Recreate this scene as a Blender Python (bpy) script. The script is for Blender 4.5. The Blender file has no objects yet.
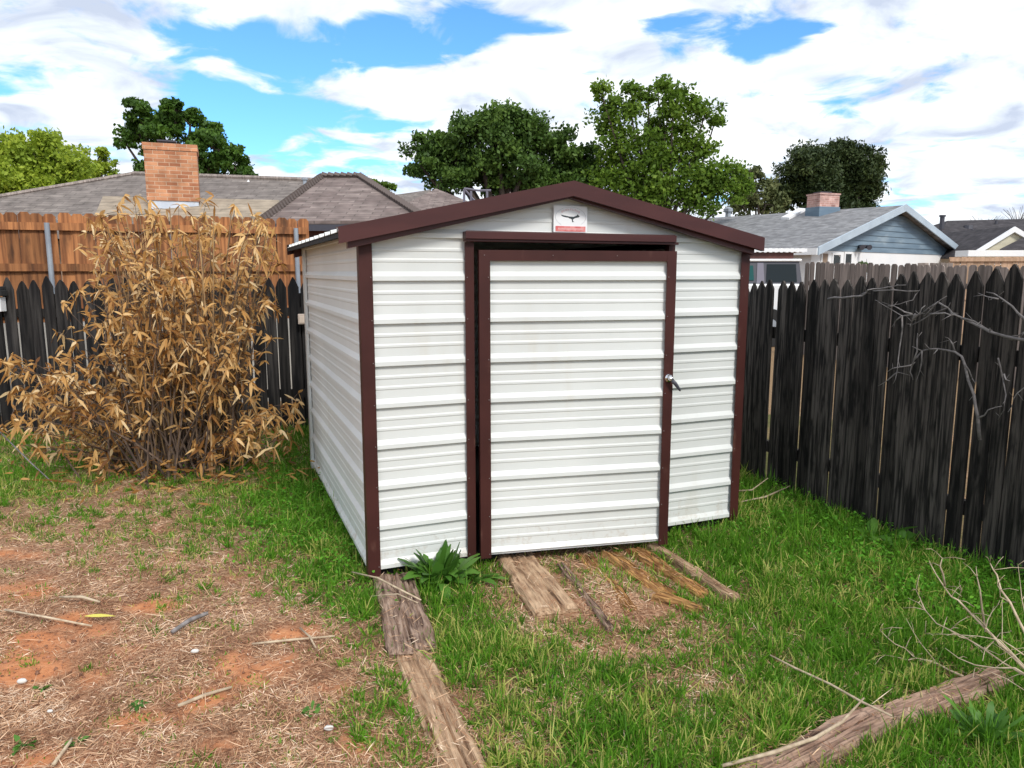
import bpy, math, random
import numpy as np
from mathutils import Vector, Matrix, noise as mnoise
random.seed(7); rng = np.random.default_rng(7)
R = math.radians
sc = bpy.context.scene
COL = sc.collection

# ------------------------------------------------------------------ camera
H = 1.728; PITCH = R(8.65); F = 735.6
CP, SP = math.cos(PITCH), math.sin(PITCH)
cd = bpy.data.cameras.new('camera'); cam = bpy.data.objects.new('camera', cd); COL.objects.link(cam)
cd.sensor_width = 36; cd.lens = F / 1024 * 36; cd.clip_end = 3000; cd.clip_start = 0.05
cam.location = (0, 0, H); cam.rotation_euler = (math.pi / 2 - PITCH, 0, 0)
sc.camera = cam

def ray(px, py):
    tx = (px - 512) / F; ty = (py - 384) / F
    return Vector((tx, CP - ty * SP, -SP - ty * CP))
def P(px, py, Y):
    d = ray(px, py); return Vector((0, 0, H)) + d * (Y / d.y)
def G(px, py, z=0.0):
    d = ray(px, py); return Vector((0, 0, H)) + d * ((z - H) / d.z)
def proj_np(x, y, z):
    zz = z - H
    zc = y * CP - zz * SP; yc = y * SP + zz * CP
    zc = np.maximum(zc, 0.05)
    return 512 + F * x / zc, 384 - F * yc / zc

# ------------------------------------------------------------------ mesh builder
class MB:
    def __init__(s): s.v = []; s.f = []; s.r = []
    def add(s, verts, faces, r=None):
        o = len(s.v); r = random.random() if r is None else r
        s.v += [tuple(v) for v in verts]; s.r += [r] * len(verts)
        s.f += [tuple(i + o for i in f) for f in faces]
    def box(s, x0, x1, y0, y1, z0, z1, r=None, M=None):
        v = [Vector(p) for p in ((x0,y0,z0),(x1,y0,z0),(x1,y1,z0),(x0,y1,z0),(x0,y0,z1),(x1,y0,z1),(x1,y1,z1),(x0,y1,z1))]
        if M: v = [M @ p for p in v]
        s.add(v, [(0,3,2,1),(4,5,6,7),(0,1,5,4),(1,2,6,5),(2,3,7,6),(3,0,4,7)], r)
    def prism(s, poly, d, r=None):
        """poly: 3d points in a plane, d: thickness vector"""
        n = len(poly); d = Vector(d); a = [Vector(p) for p in poly]; b = [p + d for p in a]
        f = [tuple(range(n)), tuple(range(2*n-1, n-1, -1))] + [((i+1) % n, i, n+i, n+(i+1) % n) for i in range(n)]
        s.add(a + b, f, r)
    def slab(s, pts, t, r=None):
        s.prism(pts, (0, 0, -t), r)
    def tube(s, pts, rad, n=6, r=None):
        pts = [Vector(p) for p in pts]
        if not hasattr(rad, '__len__'): rad = [rad] * len(pts)
        V = []; Fc = []
        for i, p in enumerate(pts):
            t = (pts[min(i+1, len(pts)-1)] - pts[max(i-1, 0)])
            t = t.normalized() if t.length > 1e-9 else Vector((0,0,1))
            a = t.cross(Vector((0.31, 0.12, 0.94)));
            if a.length < .05: a = t.cross(Vector((1,0,0)))
            a.normalize(); b = t.cross(a)
            for k in range(n):
                an = 2 * math.pi * k / n
                V.append(p + (a * math.cos(an) + b * math.sin(an)) * rad[i])
        for i in range(len(pts) - 1):
            for k in range(n):
                k2 = (k + 1) % n
                Fc.append((i*n+k, i*n+k2, (i+1)*n+k2, (i+1)*n+k))
        Fc.append(tuple(range(n-1, -1, -1))); Fc.append(tuple(range((len(pts)-1)*n, len(pts)*n)))
        s.add(V, Fc, r)
    def build(s, name, mat, parent=None, smooth=False, bevel=0):
        me = bpy.data.meshes.new(name); me.from_pydata(s.v, [], s.f)
        at = me.attributes.new('rnd', 'FLOAT', 'POINT'); at.data.foreach_set('value', s.r)
        me.validate(); me.update()
        if smooth: me.polygons.foreach_set('use_smooth', [True] * len(me.polygons))
        ob = bpy.data.objects.new(name, me); COL.objects.link(ob); me.materials.append(mat)
        if parent: ob.parent = parent
        if bevel:
            m = ob.modifiers.new('bevel', 'BEVEL'); m.width = bevel; m.segments = 2; m.limit_method = 'ANGLE'; m.angle_limit = R(40)
        return ob

def np_mesh(name, V, Fq, rnd, mat, parent=None):
    """V (n,3); Fq (m,k) faces all with k corners"""
    me = bpy.data.meshes.new(name); n = len(V); m, k = Fq.shape
    me.vertices.add(n); me.vertices.foreach_set('co', V.astype(np.float32).ravel())
    me.loops.add(m * k); me.loops.foreach_set('vertex_index', Fq.astype(np.int32).ravel())
    me.polygons.add(m); me.polygons.foreach_set('loop_start', (np.arange(m) * k).astype(np.int32))
    me.polygons.foreach_set('loop_total', np.full(m, k, np.int32))
    me.update(calc_edges=True)
    at = me.attributes.new('rnd', 'FLOAT', 'POINT'); at.data.foreach_set('value', rnd.astype(np.float32))
    me.materials.append(mat)
    ob = bpy.data.objects.new(name, me); COL.objects.link(ob)
    if parent: ob.parent = parent
    return ob

def tag(o, label=None, cat=None, group=None, kind=None):
    if label: o['label'] = label
    if cat: o['category'] = cat
    if cat in GROUPS and not group: group = GROUPS[cat]
    if group: o['group'] = group
    if kind: o['kind'] = kind
    return o
GROUPS = {'stick': 'sticks lying in the yard', 'plank': 'old planks before the shed door', 'stone': 'white stones on the bare yard', 'timber': 'landscape timbers edging the grass', 'house': 'neighbouring houses beyond the fences', 'tree': 'trees beyond the fences', 'branch': 'dead branches on the fences', 'weed': 'green weeds in the yard'}
def empty(name, loc=(0,0,0), rz=0, label=None, cat=None, group=None):
    o = bpy.data.objects.new(name, None); COL.objects.link(o); o.location = loc; o.rotation_euler = (0,0,rz)
    o.empty_display_size = .1
    return tag(o, label, cat, group)

# ------------------------------------------------------------------ materials
def mat(name, c1, c2=None, scale=(3,3,3), rough=.7, bump=0, bscale=None, bdist=.01, vary=0, c3=None, s3=(.8,.8,.8), f3=.5, metal=0, spec=.5, contrast=(.35,.65), detail=6, trans=0, sss=False, normal_fine=None):
    m = bpy.data.materials.new(name); m.use_nodes = True; nt = m.node_tree; N = nt.nodes; L = nt.links
    bs = N['Principled BSDF']; bs.inputs['Roughness'].default_value = rough; bs.inputs['Metallic'].default_value = metal
    bs.inputs['Specular IOR Level'].default_value = spec
    tc = N.new('ShaderNodeTexCoord')
    def noise(sc_, det=detail):
        mp = N.new('ShaderNodeMapping'); mp.inputs['Scale'].default_value = sc_
        L.new(tc.outputs['Object'], mp.inputs['Vector'])
        if vary:
            ad = N.new('ShaderNodeVectorMath'); ad.operation = 'ADD'
            a = N.new('ShaderNodeAttribute'); a.attribute_name = 'rnd'
            mu = N.new('ShaderNodeVectorMath'); mu.operation = 'SCALE'; mu.inputs['Scale'].default_value = 37.0
            L.new(a.outputs['Vector'], mu.inputs[0]); L.new(mp.outputs[0], ad.inputs[0]); L.new(mu.outputs[0], ad.inputs[1]); src = ad.outputs[0]
        else: src = mp.outputs[0]
        n = N.new('ShaderNodeTexNoise'); n.inputs['Scale'].default_value = 1; n.inputs['Detail'].default_value = det
        L.new(src, n.inputs['Vector']); return n.outputs['Fac']
    def ramp(f, lo, hi):
        r = N.new('ShaderNodeMapRange'); r.inputs['From Min'].default_value = lo; r.inputs['From Max'].default_value = hi
        r.interpolation_type = 'SMOOTHSTEP'
        L.new(f, r.inputs['Value']); return r.outputs[0]
    def mix(f, a, b, bt='MIX'):
        x = N.new('ShaderNodeMix'); x.data_type = 'RGBA'; x.blend_type = bt
        if isinstance(f, float): x.inputs[0].default_value = f
        else: L.new(f, x.inputs[0])
        for i, c in ((6, a), (7, b)):
            if isinstance(c, (tuple, list)): x.inputs[i].default_value = (*c[:3], 1)
            else: L.new(c, x.inputs[i])
        return x.outputs[2]
    col = c1
    if c2 is not None: col = mix(ramp(noise(scale), *contrast), c1, c2)
    if c3 is not None: col = mix(ramp(noise(s3), f3 - .12, f3 + .12), c3, col)
    if vary:
        a = N.new('ShaderNodeAttribute'); a.attribute_name = 'rnd'
        mr = N.new('ShaderNodeMapRange'); mr.inputs['To Min'].default_value = 1 - vary; mr.inputs['To Max'].default_value = 1 + vary
        L.new(a.outputs['Fac'], mr.inputs['Value'])
        vm = N.new('ShaderNodeVectorMath'); vm.operation = 'SCALE'
        if isinstance(col, tuple):
            vm.inputs[0].default_value = col[:3]
        else: L.new(col, vm.inputs[0])
        L.new(mr.outputs[0], vm.inputs['Scale']); col = vm.outputs[0]
    if isinstance(col, tuple): bs.inputs['Base Color'].default_value = (*col[:3], 1)
    else: L.new(col, bs.inputs['Base Color'])
    if bump:
        b = N.new('ShaderNodeBump'); b.inputs['Strength'].default_value = bump; b.inputs['Distance'].default_value = bdist
        L.new(noise(bscale or scale), b.inputs['Height']); L.new(b.outputs[0], bs.inputs['Normal'])
    return m

def leafmat(name, cols, trans=.35, rough=.6, spec=.3):
    """cols: list of (pos, rgb) ramp over the per-leaf random value"""
    m = bpy.data.materials.new(name); m.use_nodes = True; nt = m.node_tree; N = nt.nodes; L = nt.links
    bs = N['Principled BSDF']; bs.inputs['Roughness'].default_value = rough; bs.inputs['Specular IOR Level'].default_value = spec
    a = N.new('ShaderNodeAttribute'); a.attribute_name = 'rnd'
    cr = N.new('ShaderNodeValToRGB'); e = cr.color_ramp.elements
    e[0].position = cols[0][0]; e[0].color = (*cols[0][1], 1); e[1].position = cols[-1][0]; e[1].color = (*cols[-1][1], 1)
    for p, c in cols[1:-1]:
        k = e.new(p); k.color = (*c, 1)
    L.new(a.outputs['Fac'], cr.inputs[0]); L.new(cr.outputs[0], bs.inputs['Base Color'])
    if trans:
        tr = N.new('ShaderNodeBsdfTranslucent'); mx = N.new('ShaderNodeMixShader'); mx.inputs[0].default_value = trans
        L.new(cr.outputs[0], tr.inputs['Color']); L.new(bs.outputs[0], mx.inputs[1]); L.new(tr.outputs[0], mx.inputs[2])
        L.new(mx.outputs[0], N['Material Output'].inputs['Surface'])
    return m

def shingle_mat(name, c1, c2, w=.9, h=.14, bump=.4, gap=None, rowdark=.55):
    """courses laid by slope: brick texture on generated UV (attribute 'suv')"""
    m = bpy.data.materials.new(name); m.use_nodes = True; nt = m.node_tree; N = nt.nodes; L = nt.links
    bs = N['Principled BSDF']; bs.inputs['Roughness'].default_value = .9; bs.inputs['Specular IOR Level'].default_value = .2
    uv = N.new('ShaderNodeUVMap'); uv.uv_map = 'UVMap'
    b = N.new('ShaderNodeTexBrick'); b.inputs['Scale'].default_value = 1; b.inputs['Brick Width'].default_value = w; b.inputs['Row Height'].default_value = h
    b.inputs['Mortar Size'].default_value = h * .09; b.inputs['Color1'].default_value = (*c1, 1); b.inputs['Color2'].default_value = (*c2, 1)
    g = gap or tuple(v * rowdark for v in c1); b.inputs['Mortar'].default_value = (*g, 1); b.offset = .37; b.inputs['Bias'].default_value = 0
    L.new(uv.outputs[0], b.inputs['Vector'])
    n = N.new('ShaderNodeTexNoise'); n.inputs['Scale'].default_value = 3.5; n.inputs['Detail'].default_value = 8; L.new(uv.outputs[0], n.inputs['Vector'])
    mr = N.new('ShaderNodeMapRange'); mr.inputs['From Min'].default_value = .3; mr.inputs['From Max'].default_value = .7; mr.inputs['To Min'].default_value = .72; mr.inputs['To Max'].default_value = 1.3
    L.new(n.outputs['Fac'], mr.inputs['Value'])
    vm = N.new('ShaderNodeVectorMath'); vm.operation = 'SCALE'; L.new(b.outputs['Color'], vm.inputs[0]); L.new(mr.outputs[0], vm.inputs['Scale'])
    L.new(vm.outputs[0], bs.inputs['Base Color'])
    bp = N.new('ShaderNodeBump'); bp.inputs['Strength'].default_value = bump; bp.inputs['Distance'].default_value = .02
    L.new(b.outputs['Fac'], bp.inputs['Height']); bp.invert = True; L.new(bp.outputs[0], bs.inputs['Normal'])
    return m

def uvplane(ob):
    """box-less uv: u along the horizontal of each face, v up its slope"""
    me = ob.data; uvl = me.uv_layers.new(name='UVMap')
    for p in me.polygons:
        n = p.normal; h = Vector((0,0,1)).cross(n)
        if h.length < .05: h = Vector((1,0,0))
        h.normalize(); u = n.cross(h)
        for li in p.loop_indices:
            c = me.vertices[me.loops[li].vertex_index].co
            uvl.data[li].uv = (c.dot(h), c.dot(u))

M = {}
M['white'] = mat('white_painted_steel', (.70,.715,.695), (.625,.64,.62), (1.2,1.2,.5), rough=.42, spec=.4, bump=.06, bscale=(9,9,3), bdist=.01, c3=(.60,.58,.52), s3=(5,5,1.2), f3=.30)
def splash(m):
    nt_ = m.node_tree; N_ = nt_.nodes; L_ = nt_.links; bs_ = N_['Principled BSDF']; src = bs_.inputs['Base Color'].links[0].from_socket
    t_ = N_.new('ShaderNodeTexCoord'); sp = N_.new('ShaderNodeSeparateXYZ'); L_.new(t_.outputs['Object'], sp.inputs[0])
    n_ = N_.new('ShaderNodeTexNoise'); n_.inputs['Scale'].default_value = 16; n_.inputs['Detail'].default_value = 9; n_.inputs['Roughness'].default_value = .75; L_.new(t_.outputs['Object'], n_.inputs['Vector'])
    a_ = N_.new('ShaderNodeMapRange'); a_.inputs['From Min'].default_value = .62; a_.inputs['From Max'].default_value = .06; a_.inputs['To Min'].default_value = -.34; a_.inputs['To Max'].default_value = .02; L_.new(sp.outputs[2], a_.inputs['Value'])
    b_ = N_.new('ShaderNodeMath'); b_.operation = 'ADD'; L_.new(a_.outputs[0], b_.inputs[0]); L_.new(n_.outputs['Fac'], b_.inputs[1])
    c_ = N_.new('ShaderNodeMapRange'); c_.inputs['From Min'].default_value = .47; c_.inputs['From Max'].default_value = .68; c_.inputs['To Max'].default_value = .7; L_.new(b_.outputs[0], c_.inputs['Value'])
    x_ = N_.new('ShaderNodeMix'); x_.data_type = 'RGBA'; L_.new(c_.outputs[0], x_.inputs[0]); L_.new(src, x_.inputs[6]); x_.inputs[7].default_value = (.42,.33,.24,1); L_.new(x_.outputs[2], bs_.inputs['Base Color'])
splash(M['white'])
M['brown'] = mat('brown_painted_steel', (.060,.017,.014), (.044,.012,.010), (3,3,3), rough=.5, spec=.28, bump=.03, bscale=(14,14,14), c3=(.13,.06,.045), s3=(13,13,6), f3=.27)
M['browntrim'] = mat('brown_roof_trim', (.070,.020,.018), (.054,.015,.014), (2,2,9), rough=.42, spec=.35, bump=.03, bscale=(10,10,10))
M['black'] = mat('shade_painted_black', (.012,.011,.011), rough=.9)  # black colour carries the shade below the walls and eaves
M['screw'] = mat('zinc_screw', (.22,.17,.16), rough=.45, metal=.3)
M['chrome'] = mat('chrome_metal', (.7,.7,.72), rough=.16, metal=1)
M['galv'] = mat('galvanised_steel', (.38,.42,.46), (.28,.31,.35), (4,4,2), rough=.45, metal=.35)
M['darkfence'] = mat('weathered_black_grey_wood', (.068,.059,.052), (.0085,.0075,.007), (64,64,2.6), rough=.9, spec=.25, bump=1, bscale=(110,110,6), bdist=.008, vary=.68, c3=(.006,.0055,.005), s3=(24,24,5), f3=.42, contrast=(.36,.66))
M['backfence'] = mat('charred_looking_wood', (.040,.037,.035), (.012,.011,.011), (40,40,2), rough=.9, spec=.2, bump=.7, bscale=(90,90,3), bdist=.006, vary=.45, c3=(.007,.007,.008), s3=(9,9,1.2), f3=.45)
M['cedar'] = mat('stained_cedar', (.39,.165,.062), (.17,.066,.026), (26,26,1.2), rough=.75, spec=.3, bump=.4, bscale=(70,70,2), bdist=.004, vary=.33, c3=(.085,.038,.018), s3=(9,9,2.2), f3=.36)
M['palecedar'] = mat('pale_cedar', (.50,.33,.22), (.38,.25,.16), (20,20,1), rough=.8, vary=.15, bump=.2)
M['greyfence'] = mat('silvered_wood', (.27,.225,.20), (.15,.125,.11), (26,26,1.5), rough=.9, vary=.35, bump=.5, bscale=(60,60,2), bdist=.004)
M['brick'] = shingle_mat('orange_brick', (.56,.27,.145), (.36,.145,.075), w=.21, h=.075, bump=.6, gap=(.56,.38,.26))
M['pinkbrick'] = shingle_mat('pink_brick', (.55,.34,.29), (.38,.20,.17), w=.21, h=.075, gap=(.55,.42,.37))
M['shingle_brown'] = shingle_mat('brown_shingle', (.255,.205,.185), (.155,.118,.108), w=.5, h=.145, rowdark=.5)
M['shingle_grey'] = shingle_mat('grey_shingle', (.225,.195,.175), (.155,.132,.120), w=.5, h=.16, rowdark=.6)
M['shingle_light'] = shingle_mat('light_grey_shingle', (.26,.26,.265), (.165,.165,.172), w=.42, h=.15, rowdark=.7)
M['shingle_dark'] = shingle_mat('dark_shingle', (.068,.062,.066), (.044,.040,.044), w=.4, h=.15, rowdark=.7)
M['tanroof'] = shingle_mat('tan_roll_roofing', (.345,.285,.215), (.30,.245,.185), w=6, h=.22, rowdark=.75)
M['housewhite'] = mat('white_house_paint', (.80,.80,.80), (.74,.75,.76), (1,1,1), rough=.6)
M['cream'] = mat('cream_siding', (.60,.56,.42), (.53,.49,.37), (1,1,8), rough=.7)
M['tanwall'] = mat('tan_house_wall', (.33,.24,.17), (.25,.18,.13), (2,2,2), rough=.8)
M['maroon'] = mat('reddish_brown_beam', (.13,.045,.035), (.085,.03,.025), (3,3,3), rough=.6)
M['bluegrey'] = mat('blue_grey_siding', (.165,.235,.30), (.12,.18,.24), (.7,.7,6), rough=.65, c3=(.26,.33,.38), s3=(.9,.9,3), f3=.36)
M['bluetrim'] = mat('pale_blue_trim', (.42,.50,.57), (.36,.43,.50), (2,2,2), rough=.5)
M['glass'] = mat('dark_window_glass', (.012,.018,.02), rough=.2, spec=.25)
M['teal'] = mat('tinted_teal_glass', (.010,.075,.07), rough=.2, spec=.3)
M['carwhite'] = mat('white_car_paint', (.75,.76,.77), rough=.25, spec=.6)
M['cardark'] = mat('dark_hard_top', (.05,.05,.065), rough=.5)
M['cargrey'] = mat('grey_purple_pillar', (.16,.15,.19), rough=.45)
M['rubber'] = mat('black_rubber', (.015,.015,.015), rough=.85)
M['concrete'] = mat('pale_concrete', (.46,.44,.40), (.36,.34,.31), (3,3,3), rough=.9, bump=.3)
M['bark'] = mat('bark', (.085,.062,.048), (.04,.03,.024), (8,8,2), rough=.95, bump=.6)
M['flash'] = mat('white_blue_flashing', (.62,.67,.74), (.50,.55,.63), (3,3,3), rough=.45)
M['timber'] = mat('weathered_timber', (.40,.285,.215), (.23,.150,.110), (45,9,45), rough=.9, spec=.15, bump=1, bscale=(90,14,90), bdist=.012, c3=(.085,.050,.038), s3=(55,7,55), f3=.41)
M['timberpale'] = mat('pale_sanded_timber', (.56,.39,.25), (.37,.235,.145), (40,7,40), rough=.9, spec=.15, bump=1, bscale=(90,14,90), bdist=.012, c3=(.15,.09,.055), s3=(50,5,50), f3=.38)
M['timberorange'] = mat('rotten_orange_wood', (.60,.345,.135), (.34,.17,.07), (50,8,50), rough=.95, spec=.1, bump=1, bscale=(90,14,90), bdist=.015, c3=(.075,.040,.022), s3=(50,6,50), f3=.40)
M['timberred'] = mat('red_grey_timber', (.43,.295,.22), (.27,.17,.125), (40,5,40), rough=.9, spec=.15, bump=1, bscale=(90,12,90), bdist=.012, c3=(.10,.06,.045), s3=(46,4,46), f3=.39)
M['twig'] = mat('pale_twig', (.52,.42,.29), (.36,.27,.18), (30,30,30), rough=.8, vary=.2)
M['greytwig'] = mat('grey_twig', (.21,.19,.185), (.12,.11,.105), (30,30,30), rough=.85, vary=.3)
M['stem'] = mat('dead_shrub_stem', (.13,.088,.06), (.065,.043,.032), (30,30,10), rough=.9, vary=.5)
M['cane'] = mat('pale_dead_cane', (.40,.26,.12), (.22,.13,.06), (30,30,6), rough=.8, vary=.4)
M['stone'] = mat('white_stone', (.72,.70,.66), (.6,.57,.52), (30,30,30), rough=.8, bump=.3)
M['grass'] = leafmat('grass_blade', [(0,(0.060,0.169,0.011)), (.35,(0.125,0.307,0.019)), (.65,(0.207,0.414,0.034)), (.82,(0.326,0.477,0.068)), (.9,(0.500,0.502,0.128)), (1,(0.673,0.652,0.216))], trans=.42)
M['lush'] = leafmat('lush_green_leaf', [(0,(0.054,0.198,0.010)), (.5,(0.108,0.330,0.020)), (1,(0.189,0.462,0.036))], trans=.4)
M['dock'] = leafmat('dock_leaf', [(0,(.05,.14,.018)), (.6,(.09,.22,.03)), (1,(.14,.29,.05))], trans=.3, rough=.45)
M['straw'] = leafmat('dry_straw', [(0,(0.188,0.082,0.041)), (.3,(0.353,0.179,0.099)), (.6,(0.573,0.349,0.203)), (.85,(0.750,0.514,0.333)), (1,(0.904,0.708,0.523))], trans=.1, rough=.85)
M['deadleaf'] = leafmat('dead_tan_leaf', [(0,(0.178,0.075,0.024)), (.3,(0.399,0.192,0.055)), (.6,(0.629,0.360,0.120)), (.85,(0.798,0.525,0.225)), (1,(0.891,0.683,0.391))], trans=.35, rough=.6)
M['yellow'] = mat('yellow_leaf', (.62,.55,.10), rough=.6)

# ------------------------------------------------------------------ world and sun
SUN_EL, SUN_AZ = R(44), R(152)     # azimuth measured clockwise from +Y (behind the camera, to the right)
w = bpy.data.worlds.new('World'); sc.world = w; w.use_nodes = True
nt = w.node_tree; N = nt.nodes; L = nt.links
bg = N['Background']; bg.inputs['Strength'].default_value = .10
sky = N.new('ShaderNodeTexSky'); sky.sky_type = 'NISHITA'; sky.sun_disc = False; sky.sun_elevation = SUN_EL; sky.sun_rotation = SUN_AZ
sky.air_density = 1.0; sky.dust_density = .2; sky.ozone_density = 3
tc = N.new('ShaderNodeTexCoord')
def math_(op, a, b=None, c=None):
    n = N.new('ShaderNodeMath'); n.operation = op
    for i, v in enumerate((a, b, c)):
        if v is None: continue
        if isinstance(v, (int, float)): n.inputs[i].default_value = v
        else: L.new(v, n.inputs[i])
    return n.outputs[0]
sep = N.new('ShaderNodeSeparateXYZ'); L.new(tc.outputs['Generated'], sep.inputs[0])
X_, Y_, Z_ = sep.outputs
az = math_('ARCTAN2', X_, Y_); el = math_('ARCSINE', Z_)
# cloud-layer coordinates: the layer is flat and overhead, so patches flatten toward the horizon
zz = math_('ADD', math_('MAXIMUM', Z_, 0), .16)
cx = math_('DIVIDE', X_, zz); cy = math_('DIVIDE', Y_, zz)
cmb = N.new('ShaderNodeCombineXYZ'); L.new(cx, cmb.inputs[0]); L.new(cy, cmb.inputs[1])
def wnoise(scale, det, off=0, dist=0, rough=.55):
    mp = N.new('ShaderNodeMapping'); mp.inputs['Location'].default_value = (off, off * .7, off * .3); L.new(cmb.outputs[0], mp.inputs['Vector'])
    n = N.new('ShaderNodeTexNoise'); n.inputs['Scale'].default_value = scale; n.inputs['Detail'].default_value = det; n.inputs['Distortion'].default_value = dist
    n.inputs['Roughness'].default_value = rough
    L.new(mp.outputs[0], n.inputs['Vector']); return n.outputs['Fac']
n1 = wnoise(1.3, 9, 3.1, .6); n2 = wnoise(4.5, 8, 9.7, .5); n3 = wnoise(.9, 7, 21.3, .3)
# the gaps of blue between the clouds: (px, py, rx, ry, weight)
blobs = [(250,62,62,50,.85),(222,110,42,36,.85),(345,38,70,30,.95),(300,95,60,26,.75),(455,28,55,20,.9),(420,52,40,20,.6),(330,150,90,22,.40),(408,120,40,12,.35),
         (715,40,52,20,1.0),(795,28,34,14,.8),(660,26,30,10,.6),(770,45,30,9,.7),(955,60,20,11,.75),(545,28,26,8,.6),(510,62,24,6,.4),(870,100,60,8,.22),(180,30,30,40,.35),(250,76,46,15,-1.3),(370,92,70,15,-1.2),(215,60,20,10,-.6),(310,40,26,9,-.7),(425,30,24,8,-.5),(285,4,60,10,-.8),(200,128,26,20,.5),(600,22,30,12,-.4),(470,62,40,14,-.6),(130,60,50,40,-.4),(205,95,36,30,.45),(320,60,90,50,.3),(500,20,50,16,.35),(640,100,90,12,.32),(860,95,140,14,.10),(930,150,120,12,.30),(960,195,90,10,.36),(400,175,80,12,.3),(30,95,60,14,.22)]
acc = None
for (bx, by, rx, ry, wt) in blobs:
    d = ray(bx, by).normalized(); a0 = math.atan2(d.x, d.y); e0 = math.asin(d.z)
    ra = rx / F * math.cos(a0); re = ry / F
    u = math_('DIVIDE', math_('SUBTRACT', az, a0), ra); v = math_('DIVIDE', math_('SUBTRACT', el, e0), re)
    q = math_('ADD', math_('MULTIPLY', u, u), math_('MULTIPLY', v, v))
    g = math_('MULTIPLY', math_('EXPONENT', math_('MULTIPLY', q, -.8)), wt)
    acc = g if acc is None else math_('ADD', acc, g)
# elsewhere in the sky the same broken cover
front = math_('SMOOTH_MIN', math_('MAXIMUM', math_('SUBTRACT', math_('ABSOLUTE', az), .75), 0), 1, .1)
els = math_('MULTIPLY', math_('MAXIMUM', math_('SUBTRACT', n3, .52), 0), math_('MULTIPLY', front, 3))
t = math_('ADD', math_('ADD', acc, els), math_('ADD', math_('MULTIPLY', math_('SUBTRACT', n1, .5), 2.2), math_('MULTIPLY', math_('SUBTRACT', n2, .5), 3.0)))
mr = N.new('ShaderNodeMapRange'); mr.interpolation_type = 'SMOOTHSTEP'; mr.inputs['From Min'].default_value = .18; mr.inputs['From Max'].default_value = .86
L.new(t, mr.inputs['Value']); blue = mr.outputs[0]
# cloud brightness
cr = N.new('ShaderNodeValToRGB'); e = cr.color_ramp.elements
e[0].position = .34; e[0].color = (4.6,5.2,6.4,1); e[1].position = .62; e[1].color = (9.5,9.7,9.9,1)
k = e.new(.45); k.color = (6.6,7.15,7.9,1)
n4 = wnoise(3.0, 8, 41.3, .5)
L.new(n4, cr.inputs[0])
tint = N.new('ShaderNodeMix'); tint.data_type = 'RGBA'; tint.blend_type = 'MULTIPLY'; tint.inputs[0].default_value = 1
L.new(sky.outputs[0], tint.inputs[6]); tint.inputs[7].default_value = (.75, 1.25, 1.75, 1)
mx = N.new('ShaderNodeMix'); mx.data_type = 'RGBA'; L.new(blue, mx.inputs[0]); L.new(cr.outputs[0], mx.inputs[6]); L.new(tint.outputs[2], mx.inputs[7])
L.new(mx.outputs[2], bg.inputs['Color'])
sl = bpy.data.lights.new('sun', 'SUN'); sl.energy = 2.0; sl.angle = R(13); sl.color = (1, .96, .90)
so = bpy.data.objects.new('sun', sl); COL.objects.link(so); so.location = (0, 0, 30)
sd = Vector((math.sin(SUN_AZ) * math.cos(SUN_EL), math.cos(SUN_AZ) * math.cos(SUN_EL), math.sin(SUN_EL)))
so.rotation_euler = sd.to_track_quat('Z', 'Y').to_euler()
vs = sc.view_settings; vs.view_transform = 'Standard'; vs.look = 'None'; vs.gamma = 1; vs.use_curve_mapping = False; vs.exposure = .5

# ------------------------------------------------------------------ where grass and bare ground lie
GX = np.arange(17) * 64.0; GY = 455 + 32 * np.arange(11)
GD = np.array([[6,5,3,3,5,8,5,5,5,5,5,6,8,7,5,5,5],
[6,5,4,4,7,9,9,5,5,5,5,8,9,8,6,5,5],
[4,4,3,4,7,9,9,5,5,5,5,8,9,9,8,6,5],
[1,2,2,3,5,8,9,6,3,4,5,8,9,9,9,8,7],
[0,1,1,2,3,6,9,8,2,3,4,6,8,8,9,9,9],
[0,0,1,1,1,3,7,8,5,2,2,4,7,8,8,8,8],
[0,0,0,1,1,1,4,8,7,3,4,4,6,7,8,8,8],
[0,0,1,0,1,1,4,6,6,6,6,5,6,7,7,7,6],
[0,0,0,0,1,0,6,3,6,7,6,6,7,7,7,6,7],
[1,0,0,1,1,1,3,4,5,7,7,7,7,4,7,8,8],
[1,0,0,3,1,1,1,4,5,7,7,8,4,6,7,8,8]], float) / 9
def density(x, y):
    px, py = proj_np(x, y, np.zeros_like(x))
    gx = np.clip(px / 64, 0, 15.999); gy = np.clip((py - 455) / 32, 0, 9.999)
    i = gx.astype(int); j = gy.astype(int); fx = gx - i; fy = gy - j
    return (GD[j,i]*(1-fx)*(1-fy) + GD[j,i+1]*fx*(1-fy) + GD[j+1,i]*(1-fx)*fy + GD[j+1,i+1]*fx*fy)
# value noise in numpy
_tab = rng.random((256, 256))
def vnoise(x, y, s):
    x = x / s + 50; y = y / s + 50
    i = np.floor(x).astype(int); j = np.floor(y).astype(int); fx = x - i; fy = y - j
    fx = fx*fx*(3-2*fx); fy = fy*fy*(3-2*fy); a = lambda p, q: _tab[p % 256, q % 256]
    return a(i,j)*(1-fx)*(1-fy)+a(i+1,j)*fx*(1-fy)+a(i,j+1)*(1-fx)*fy+a(i+1,j+1)*fx*fy
def fbm(x, y, s):
    return (vnoise(x,y,s) + .5*vnoise(x+7,y+3,s/2.1) + .25*vnoise(x+1,y+9,s/4.3)) / 1.75
def gheight(x, y):
    return (fbm(x, y, .55) - .5) * .05 + (fbm(x+30, y, .09) - .5) * .016
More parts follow.
